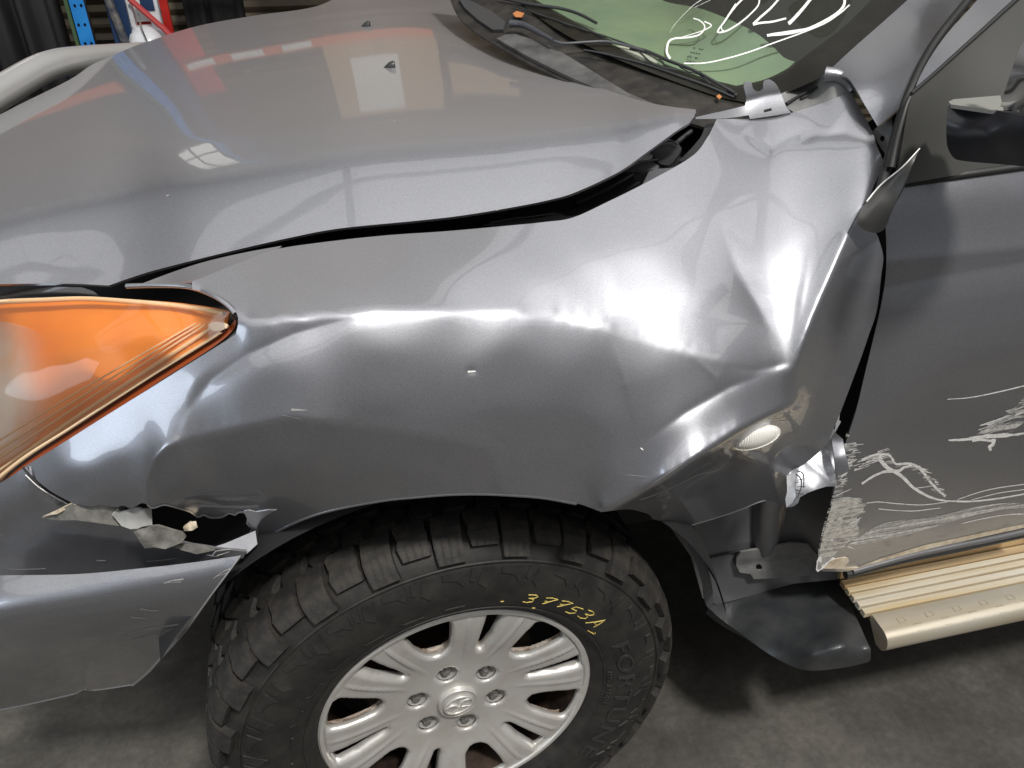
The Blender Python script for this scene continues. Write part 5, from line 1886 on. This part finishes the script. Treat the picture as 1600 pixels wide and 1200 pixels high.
L([(780, 240), (900, 230), (1050, 200), (1190, 166)], 0.8, 1.6, 0.1)
L([(785, 447), (840, 446), (900, 440)], 2, 3.5)
L([(890, 440), (980, 428), (1040, 424), (1090, 420)], 4, 5)
L([(905, 452), (950, 445), (1010, 452)], 2, 3)
L([(1080, 422), (1130, 418), (1190, 408)], 3, 2)
L([(1015, 440), (1010, 470), (992, 480), (1000, 500)], 5, 3)
L([(345, 668), (380, 645), (420, 622), (470, 605), (545, 600)], 2.5, 3)
L([(385, 640), (450, 612), (530, 606)], 1, 2)
L([(430, 530), (450, 560), (480, 590), (520, 610), (560, 640), (600, 682), (650, 715), (710, 742), (780, 757)], 5, 2)
L([(770, 755), (900, 757), (1040, 742), (1190, 716)], 2, 1.6, 0.15)
L([(830, 748), (950, 708), (1060, 685), (1190, 668)], 0.8, 1.2, 0.1)
L([(900, 750), (1040, 715), (1190, 694)], 0.8, 1.0, 0.1)
L([(345, 548), (390, 528), (430, 520), (478, 520), (500, 540), (520, 568), (590, 566), (630, 585), (665, 620), (690, 655), (720, 688), (770, 732)], 2.2, 3.2)
L([(540, 600), (560, 585), (600, 572)], 3, 2)
L([(370, 766), (430, 760), (520, 768), (650, 775), (780, 760)], 1.0, 1.0, 0.1)
L([(430, 795), (520, 803), (620, 805), (745, 790)], 1.0, 1.0, 0.1)
L([(850, 870), (960, 845), (1080, 825), (1190, 820)], 0.8, 1.2, 0.1)
L([(610, 692), (660, 685), (700, 680)], 1, 0.6, 0.1)
for k in range(70):                                          # bristly hatching
    t = random.random()
    if k < 26:
        x, y = 930 + 250 * t, 410 - 150 * t + random.uniform(-30, 30)
        ln = random.uniform(40, 110)
        L([(x, y), (x + ln, y - ln * 0.36)], random.uniform(0.5, 1.3), 0.4, 0.1)
    elif k < 48:
        x, y = 590 + 160 * t, 575 + 140 * t * t + random.uniform(-6, 6)
        ln = random.uniform(16, 34)
        L([(x, y), (x + ln, y + ln * 0.25)], random.uniform(0.6, 1.4), 0.5, 0.1)
    else:
        x, y = 300 + 150 * t, 585 - 70 * t + random.uniform(-24, 24)
        ln = random.uniform(30, 70)
        L([(x, y), (x + ln, y - ln * 0.32)], random.uniform(0.5, 1.2), 0.4, 0.1)
decal('scrape', lines, door_s, SCRAPE, door, 0.0012)
lines = []


def band(top, bot, jitter=1.5):
    n = 40
    tq = np.array(catmull(DZ(top), 3))
    bq = np.array(catmull(DZ(bot), 3))
    ti = np.linspace(0, len(tq) - 1, n)
    bi = np.linspace(0, len(bq) - 1, n)
    A = np.stack([np.interp(ti, range(len(tq)), tq[:, k]) for k in (0, 1)], 1)
    B = np.stack([np.interp(bi, range(len(bq)), bq[:, k]) for k in (0, 1)], 1)
    rows_ = 5
    out = []
    for r in range(rows_):
        a = A + (B - A) * r / rows_
        b = A + (B - A) * (r + 1) / rows_
        out.append((list(a), list(b)))
    return out


decal('scrape', band([(300, 962), (360, 918), (430, 878), (520, 856), (640, 846), (760, 825), (900, 790), (1060, 766), (1190, 768)],
                     [(262, 985), (330, 975), (430, 958), (560, 928), (700, 890), (850, 845), (970, 815), (1080, 796), (1190, 788)]), door_s, STREAK, door, 0.0012)
decal('scrape', band([(330, 1090), (400, 1062), (520, 1022), (660, 980), (800, 950), (960, 915), (1190, 866)],
                     [(330, 1100), (420, 1070), (540, 1040), (680, 1000), (820, 968), (980, 932), (1190, 886)]), door_s, TAN, door, 0.0012)
sheet('scuff_patch', poly_loop(DZ([(268, 410), (300, 440), (322, 470), (300, 560), (262, 640), (250, 720), (300, 738), (345, 742), (366, 770), (360, 815), (322, 840), (330, 900), (322, 945), (250, 985), (215, 1035), (130, 1040), (135, 960), (160, 850), (195, 740), (225, 620)]), 5, True), door_s, SCUFF, door, 6, 0, off=-0.0012)
sheet('scuff_patch', poly_loop(DZ([(200, 750), (285, 745), (340, 752), (355, 800), (318, 842), (325, 930), (240, 985), (205, 1030), (135, 1035), (150, 930)]), 5, True), door_s, SCUFFD, door, 6, 0, off=-0.0022)
sheet('scuff_patch', poly_loop(DZ([(925, 420), (980, 380), (1060, 330), (1130, 270), (1190, 215), (1190, 330), (1120, 390), (1060, 425)]), 5, True), door_s, SCUFF, door, 6, 0, off=-0.0012)
sheet('scuff_patch', poly_loop(DZ([(320, 560), (380, 510), (480, 510), (520, 560), (600, 560), (660, 600), (770, 725), (700, 700), (640, 620), (560, 590), (480, 600), (420, 545)]), 5, True), door_s, SCUFF, door, 6, 0, off=-0.0012)
# crushed leading edge of the door, rough filler and metal
lines = []
for k in range(70):
    y = random.uniform(560, 1020) if k < 50 else random.uniform(740, 990)
    xl = np.interp(y, [420, 640, 720, 850, 1000, 1100], [270, 215, 195, 155, 130, 118])
    xr = np.interp(y, [420, 500, 600, 700, 740, 800, 900, 960, 1100], [300, 340, 285, 262, 340, 368, 330, 330, 220])
    x = random.uniform(xl + 14, xr - 20)
    ln = random.uniform(18, 90)
    L([(x, y), (min(x + ln, xr), y - ln * random.uniform(-0.25, 0.6))], random.uniform(0.5, 1.8), 0.4, 0.3)
for k in range(10):
    y = random.uniform(420, 600)
    x = random.uniform(270, 310)
    L([(x, y), (x + random.uniform(15, 50), y - random.uniform(0, 12))], random.uniform(0.6, 1.4), 0.5, 0.2)
decal('scrape', lines, door_s, SCRAPE, door, 0.0014)
lines = []
for p, a in [([(205, 760), (200, 830), (165, 930), (150, 1000)], 6), ([(250, 800), (232, 860), (195, 940), (185, 1000)], 5), ([(125, 1105), (135, 1040), (160, 1035), (205, 1020)], 5), ([(118, 1110), (160, 1080), (205, 1040)], 4)]:
    L(p, a, 2, 1.0)
decal('scrape', lines, door_s, SCRAPE, door, 0.0020)
sheet('bent_door_corner', poly_loop(DZ([(150, 1098), (185, 1062), (215, 1050), (265, 1042), (282, 1058), (265, 1090), (330, 1092), (300, 1105), (240, 1100)]), 4, True), door_s, TAN, door, 4, 0.002, off=-0.003)
sheet('crushed_edge', poly_loop(DZ([(120, 1112), (125, 1050), (140, 1040), (205, 1030), (170, 1075)]), 4), door_s, BARE, door, 4, 0.001, off=-0.0015, fn=crumple(4, 0.001, 0.1))
strip3('door_lower_trim', door_s, DZ([(262, 1128), (300, 1122), (380, 1096), (560, 1050), (760, 1008), (1000, 955), (1220, 905)]), 12, 13, BLACKPL, truck, 0.004)
strip3('door_lower_trim', door_s, DZ([(300, 1112), (420, 1078), (600, 1030), (800, 986), (1000, 946), (1220, 898)]), 8, 9, INNERGREY, truck, -0.001)

# ---- windscreen, cowl, wipers
WIN_S = Surf([(1165, 158, 0.330), (1240, 140, 0.295), (1285, 118, 0.280), (1350, 62, 0.335), (1420, 0, 0.395), (1470, -45, 0.44), (1060, 120, 0.41), (940, 80, 0.54), (870, 45, 0.66), (800, -10, 0.88),
              (1150, 60, 0.47), (1250, 0, 0.56), (1050, 0, 0.73), (1150, -40, 0.73)], 1e-5)
wloop = outline(10, [(770, -45), (800, -6), (870, 46), (940, 82), (1040, 122), (1120, 150), (1165, 160)], [(1165, 160), (1220, 148), (1286, 120)], [(1286, 120), (1330, 79), (1380, 35), (1420, 0), (1462, -45)], [(1462, -45), (770, -45)])
ws = sheet('windscreen', wloop, WIN_S, GLASS, truck, 14, 0)
ws['label'] = 'green tinted windscreen marked in white pen'
sheet('black_border', outline(8, [(770, -45), (800, -6), (870, 46), (940, 82), (1040, 122), (1120, 150), (1165, 160)], [(1165, 160), (1220, 148), (1286, 120)], [(1286, 120), (1330, 79), (1380, 35), (1420, 0), (1462, -45)],
                               [(1462, -45), (1400, -45)], [(1400, -45), (1370, -10), (1320, 40), (1270, 78), (1235, 104), (1195, 124), (1150, 134)], [(1150, 134), (1090, 118), (1010, 88), (930, 50), (870, 18), (815, -15), (795, -45)], [(795, -45), (770, -45)]),
      WIN_S, FRIT, ws, 8, 0, off=0.004)
dash_s = Surf([(760, 0, 0.98), (860, 40, 0.72), (1000, 85, 0.50), (1150, 135, 0.40), (1240, 96, 0.42), (1030, 0, 0.86), (1170, 45, 0.52), (900, -20, 0.95)], 1e-5)
sheet('dashboard', outline(10, [(790, -45), (1000, -45)], [(1000, -45), (1030, -2), (1100, 15), (1170, 45), (1205, 70), (1225, 90), (1242, 96)], [(1242, 96), (1215, 118), (1150, 134), (1090, 122), (1000, 88), (900, 42), (830, 2), (790, -45)]), dash_s, DASHM, truck, 12, 0.01)
cavity('cabin_interior', [(760, 0, 1.7), (1100, 0, 1.4), (1420, -20, 1.0), (1300, 130, 0.6), (1100, 150, 0.8)], [(700, -80), (1560, -80), (1480, 20), (1330, 150), (1150, 175), (900, 110), (740, 20)])
cowl_s = Surf([(704, -30, 1.02), (722, 14, 0.90), (778, 58, 0.70), (900, 120, 0.49), (1044, 166, 0.325), (1090, 180, 0.300), (1160, 162, 0.325), (1000, 110, 0.46), (870, 40, 0.68), (1240, 165, 0.290)], 1e-5)
sheet('cowl', outline(10, [(690, -45), (790, -45)], [(790, -45), (830, 0), (900, 50), (1000, 100), (1100, 138), (1170, 150), (1240, 140)], [(1240, 140), (1250, 175), (1130, 200), (1070, 190), (990, 170), (900, 135), (800, 85), (720, 30), (690, -45)]), cowl_s, COWLPL, truck, 10, 0.004, off=0.012)
GREYPL = mat('grey_cowl_trim', (0.09, 0.09, 0.093), 0.42)
vary(GREYPL, 18, (0.05, 0.05, 0.05), (0.13, 0.128, 0.125), 0.35, 0.7, 7)
sheet('cowl_trim', poly_loop([(776, 60), (790, 54), (805, 53), (850, 67), (875, 80), (900, 95), (940, 120), (981, 145), (1026, 164), (985, 158), (931, 138), (875, 113), (825, 88)], 7), cowl_s, GREYPL, truck, 7, 0.006, off=-0.004)
sheet('cowl_trim', poly_loop([(716, -4), (738, 2), (766, 16), (790, 34), (786, 46), (770, 46), (746, 30), (726, 12)], 6), cowl_s, mat('pale_cowl_trim', (0.05, 0.05, 0.052), 0.4), truck, 6, 0.006, off=-0.006)
WIPM = mat('wiper_black', (0.03, 0.031, 0.033), 0.4)


def wtube(name, parent, pts, w, m, off):
    return strip3(name, WIN_S, pts, w[0] * 0.52, w[1] * 0.52, m, parent, off)


wip = empty('wiper', (0, 0, 0), truck)
wip['label'] = 'black wiper nearest the camera lying along the cowl'
wtube('arm', wip, [(797, 37), (815, 38), (840, 50), (864, 63)], (20, 10), mat('wiper_arm_grey', (0.055, 0.058, 0.066), 0.4), -0.028)
wtube('arm', wip, [(864, 63), (880, 68), (915, 66), (948, 65), (975, 70), (1006, 79)], (8, 7), mat('wiper_arm_grey2', (0.075, 0.078, 0.085), 0.4), -0.022)
wtube('blade', wip, [(912, 78), (940, 83), (1000, 98), (1060, 118), (1110, 136), (1147, 152)], (5, 7), WIPM, -0.004)
wtube('blade_spine', wip, [(985, 74), (1010, 80), (1045, 95), (1075, 106), (1100, 118), (1125, 132), (1148, 145)], (10, 7), WIPM, -0.014)
wtube('blade_bridge', wip, [(1000, 82), (1015, 96), (1030, 104), (1060, 110)], (5, 5), WIPM, -0.010)
wtube('blade_bridge', wip, [(1062, 104), (1075, 112), (1092, 116), (1110, 132)], (4, 4), WIPM, -0.010)
wtube('blade_clip', wip, [(1138, 140), (1152, 150)], (12, 10), WIPM, -0.008)
for q in ((1060, 100), (1093, 112), (1030, 92)):
    wtube('clip_tooth', wip, [q, (q[0] + 7, q[1] + 6)], (4, 3), WIPM, -0.018)
wip2 = empty('wiper', (0, 0, 0), truck)
wip2['label'] = 'far black wiper resting at the top of the hood'
wtube('blade', wip2, [(780, -4), (825, 6), (875, 13), (905, 22), (932, 36)], (9, 8), WIPM, -0.012)
wtube('blade', wip2, [(800, 8), (850, 25), (900, 42), (950, 58), (1000, 76)], (4, 4), WIPM, -0.006)
for q in ((840, 22), (880, 36), (905, 44), (930, 52), (955, 60), (972, 66)):
    wtube('clip_tooth', wip2, [q, (q[0] + 14, q[1] + 5)], (5, 4), WIPM, -0.010)
# dead leaf on the cowl
sheet('dead_leaf', poly_loop([(801, 21), (807, 17), (819, 20), (815, 27), (805, 26)], 4), cowl_s, mat('dry_leaf', (0.42, 0.16, 0.05), 0.7), None, 4, 0.001, off=-0.012, fn=crumple(6, 0.004, 0.1))
tag(bpy.data.objects['dead_leaf'], 'small orange dead leaf lying on the cowl by the far wiper', 'leaf')
sheet('leaf_scrap', poly_loop([(1119, 150), (1124, 147), (1128, 151), (1124, 155)], 3), cowl_s, bpy.data.materials['dry_leaf'], None, 3, 0.001, off=-0.008)
tag(bpy.data.objects['leaf_scrap'], 'tiny orange leaf scrap under the near wiper tip', 'leaf')

# white marker writing on the glass: SOLD with a long swash
SZ = lambda p: zz((1020, 0), 5.333, p)
st = [([(500, -80), (400, 0), (330, 50), (230, 150), (170, 220), (145, 270)], 1.0, 0.35), ([(480, 0), (350, 60)], 0.5, 0.5), ([(338, 152), (390, 170), (430, 210), (425, 250), (380, 292), (300, 310), (180, 320), (135, 345), (120, 390), (118, 440), (145, 488)], 1.8, 4),
      ([(430, 178), (488, 210), (440, 245), (340, 280), (250, 305)], 2.4, 0.8),
      ([(760, -20), (700, 40), (645, 110), (590, 190), (545, 250), (540, 268), (575, 268), (640, 245), (740, 180), (820, 110), (880, 40), (890, -30)], 3.2, 2.4), ([(690, 30), (625, 130), (570, 225), (590, 258)], 1.6, 1.8),
      ([(1060, -20), (980, 70), (900, 140), (838, 200)], 3.2, 4), ([(835, 203), (900, 190), (1000, 180), (1112, 152)], 4, 3),
      ([(1340, -40), (1260, 60), (1190, 140), (1140, 190)], 4.5, 6), ([(1130, 195), (1150, 185)], 6, 6),
      ([(1600, -20), (1590, 50), (1520, 120), (1400, 190), (1300, 235), (1180, 270), (1080, 285), (955, 295)], 4.5, 3.5), ([(1280, 240), (1150, 262), (1000, 286), (952, 296)], 3, 4.5),
      ([(1640, 40), (1560, 110), (1440, 190), (1250, 270), (1000, 360), (780, 440), (560, 500), (420, 525), (260, 528)], 2.2, 2.2)]
decal('marker_writing', [ribbon_uv(SZ(p), a * 0.9, b * 0.9, step=3, jag=0.12) for p, a, b in st], WIN_S, WHITE, ws, 0.0015)
ETCH = mat('etched_mark', (0.02, 0.04, 0.03), 0.5)
decal('etched_mark', [ribbon_uv(SZ([(260 + 26 * i + 22 * j, 510 - 36 * i + 4 * j), (276 + 26 * i + 22 * j, 508 - 36 * i + 4 * j)]), 2.2, 2.2, step=3) for i in range(4) for j in range(4) if (i * 3 + j) % 5], WIN_S, ETCH, ws, 0.001)

# ---- bracket tab at the fender top, corner panel, hinge plate, black trim flap
_fa, _fb = fy(1172, 186), fy(1236, 176)
br_s = Surf([(1085, 186, _fa + 0.012), (1170, 186, _fa), (1236, 175, _fb), (1165, 128, _fa + 0.018), (1205, 124, _fb + 0.018), (1200, 160, _fb + 0.006), (1130, 178, _fa + 0.008)], 1e-6)
br_s.crease([(1166, 158), (1195, 150), (1222, 146)], 0.004, 10, 10, 3)
slot = [(1193, 172), (1205, 168.5), (1206, 173), (1194, 176)]
sheet('bracket_tab', outline(3, [(1087, 183), (1136, 172), (1164, 165)], [(1164, 165), (1166, 154), (1162, 133), (1166, 127), (1174, 129), (1177, 139), (1185, 143), (1192, 139), (1193, 128), (1200, 124), (1208, 127), (1215, 135), (1221, 148), (1228, 165), (1236, 176)],
                             [(1236, 176), (1207, 181), (1172, 186)], [(1172, 186), (1170, 180)], [(1170, 180), (1132, 185), (1087, 186)], [(1087, 186), (1087, 183)]), br_s, PAINT, truck, 3, 0.002, holes=[slot], off=-0.003)
cp_s = Surf([(1222, 146, _fb + 0.04), (1262, 132, _fb + 0.045), (1285, 118, 0.272), (1335, 140, fy(1330, 145) + 0.004), (1290, 162, fy(1288, 162) + 0.004), (1245, 173, _fb + 0.006), (1270, 150, _fb + 0.030)], 1e-6)
sheet('corner_panel', poly_loop([(1216, 148), (1250, 134), (1264, 130), (1286, 117), (1312, 117), (1330, 136), (1338, 148), (1290, 165), (1245, 178), (1232, 170)], 5), cp_s, PRIMER, truck, 5, 0.003, off=0.006)
strip3('corner_gap', cp_s, [(1228, 163), (1245, 152), (1262, 143), (1276, 136)], 5, 3, BLACKIN, truck, 0.0)
strip3('corner_gap', cp_s, [(1251, 154), (1264, 149)], 3, 2, BLACKIN, truck, 0.0)
strip3('corner_roll', cp_s, [(1290, 116), (1310, 118), (1325, 130), (1332, 142)], 20, 12, PAINT, truck, 0.004)
_fh = fy(1366, 215)
hp_s = Surf([(1364, 208, _fh + 0.012), (1392, 195, _fh), (1388, 240, _fh - 0.012), (1375, 232, _fh)], 1e-6)
sheet('hinge_plate', poly_loop([(1362, 206), (1371, 198), (1392, 182), (1394, 200), (1388, 228), (1384, 242), (1372, 224)], 4), hp_s, PRIMER, truck, 4, 0.003, holes=[ell(1378.5, 216.5, 4, 5, 20, 12)], off=0.004)
tf_s = Surf([(1437, 232, 0.052), (1375, 289, 0.062), (1339, 341, 0.052), (1367, 364, 0.040), (1397, 322, 0.036), (1427, 255, 0.040), (1385, 320, 0.042)], 1e-6)
tf_s.crease([(1436, 234), (1400, 275), (1368, 318), (1350, 345)], -0.004, 18, 8, 3)
tf = sheet('trim_flap', outline(4, [(1437, 232), (1409, 262), (1375, 289), (1352, 317), (1341, 336), (1340, 348), (1348, 358), (1366, 364), (1378, 361), (1385, 352), (1397, 322), (1412, 289), (1427, 255), (1437, 232)]), tf_s, mat('grey_trim_plastic', (0.045, 0.044, 0.042), 0.4), truck, 4, 0.006, off=-0.006)
tf['label'] = 'bent black plastic trim flap'
strip3('trim_edge', tf_s, [(1437, 232), (1409, 262), (1376, 289), (1354, 315)], 1.6, 2.2, SCRAPE, truck, -0.011)

# ---- door mirror
mir = empty('door_mirror', (0, 0, 0), truck)
mir['label'] = 'black mirror housing with chrome cap'
mh_s = Surf([(1484, 163, 0.030), (1480, 200, 0.020), (1490, 248, 0.030), (1600, 185, -0.065), (1600, 258, -0.045), (1540, 210, -0.030), (1680, 190, -0.13), (1680, 265, -0.11), (1520, 168, 0.012), (1520, 250, 0.008)], 1e-6)
MIRB = mat('mirror_black', (0.020, 0.021, 0.025), 0.33)
sheet('mirror_housing', outline(5, [(1485, 162), (1520, 166), (1557, 172), (1600, 181), (1680, 190)], [(1680, 190), (1680, 268)], [(1680, 268), (1600, 260), (1555, 256), (1510, 252), (1492, 248), (1483, 236), (1479, 220), (1479, 185), (1481, 167), (1485, 162)]), mh_s, MIRB, mir, 5, 0.05)
tp_s = Surf([(1482, 158, 0.042), (1562, 150, 0.020), (1557, 172, -0.026), (1487, 163, 0.026)], 1e-6)
sheet('mirror_top_plate', poly_loop([(1482, 159), (1490, 155), (1563, 149), (1568, 172), (1557, 173), (1486, 163)], 5), tp_s, mat('mirror_plate_grey', (0.24, 0.24, 0.22), 0.35), mir, 5, 0.004)
mc_s = Surf([(1565, 163, -0.040), (1578, 120, -0.032), (1600, 66, -0.03), (1600, 175, -0.095), (1640, 110, -0.14), (1680, 60, -0.15), (1680, 190, -0.17), (1610, 130, -0.10)], 1e-6)
sheet('chrome_cap', outline(6, [(1563, 166), (1568, 148), (1578, 118), (1590, 84), (1602, 62), (1630, 40), (1680, 30)], [(1680, 30), (1680, 190)], [(1680, 190), (1600, 178), (1563, 166)]), mc_s, CHROME, mir, 6, 0.004)

# ---- washer nozzles on the hood
for (u, v, sc, lab) in ((608, 105, 1.0, 'near'), (571, 41, 0.8, 'far')):
    p = hood_s.pt(u, v)
    pL, pR = hood_s.pt(u - 10 * sc, v + 2), hood_s.pt(u + 9 * sc, v + 2)
    ax = (pR - pL) / np.linalg.norm(pR - pL)
    up_ = np.array([0, 0, 1.0])
    sd = np.cross(up_, ax)
    w = np.linalg.norm(pR - pL)
    ring = []
    secs = [(-0.5, 0.10, 0.02), (-0.3, 0.24, 0.16), (0.0, 0.34, 0.42), (0.3, 0.30, 0.55), (0.48, 0.22, 0.50)]
    V, F = [], []
    for (t, hw, hh) in secs:
        for k in range(7):
            an = math.pi * k / 6
            V.append(p + ax * w * t + sd * w * hw * math.cos(an) + up_ * (w * hh * math.sin(an) - 0.001))
    for i in range(len(secs) - 1):
        for k in range(6):
            F.append((i * 7 + k, i * 7 + k + 1, i * 7 + 8 + k, i * 7 + 7 + k))
    F += [tuple(range(7)), tuple(28 + k for k in range(7))]
    mesh_obj('washer_nozzle', V, F, BLACKPL, hood)

# ---- dust specks on the hood
lines = []
for k in range(60):
    u, v = random.uniform(10, 780), random.uniform(60, 330)
    if not inside(HOODL, np.array([[u, v]]))[0]:
        continue
    w = random.choice([0.9, 1.1, 1.3, 2.0]) * random.uniform(0.6, 1.1)
    lines.append(ribbon_uv([(u, v), (u + w * random.uniform(1, 3), v - w * random.uniform(0, 0.6))], w, w * 0.6, step=2, jag=0.2))
dk = decal('dust_speck', lines, hood_s, SCRATCH_GLINT, hood, 0.0006)
dk['kind'] = 'stuff'

# ---- polished bull bar ahead of the hood
bb_s = Surf([(-60, 185, 0.80), (20, 128, 0.95), (80, 101, 1.05), (170, 88, 1.20), (280, 78, 1.40), (100, 140, 1.0)], 1e-6)
bb = strip3('bull_bar', bb_s, [(-80, 196), (-30, 163), (20, 133), (60, 110), (84, 101), (105, 96), (150, 91), (210, 86), (300, 78)], 40, 27, TUBE, truck, 0.0, 28)
bb['label'] = 'polished steel bull bar tube'
V, F = tube_vf(bb_s.pts([(-90, 240), (0, 190), (90, 150), (200, 110)], 0.10), [0.012, 0.012, 0.012, 0.012], 8)
mesh_obj('bar_bracket', V, F, BLACKPL, truck)
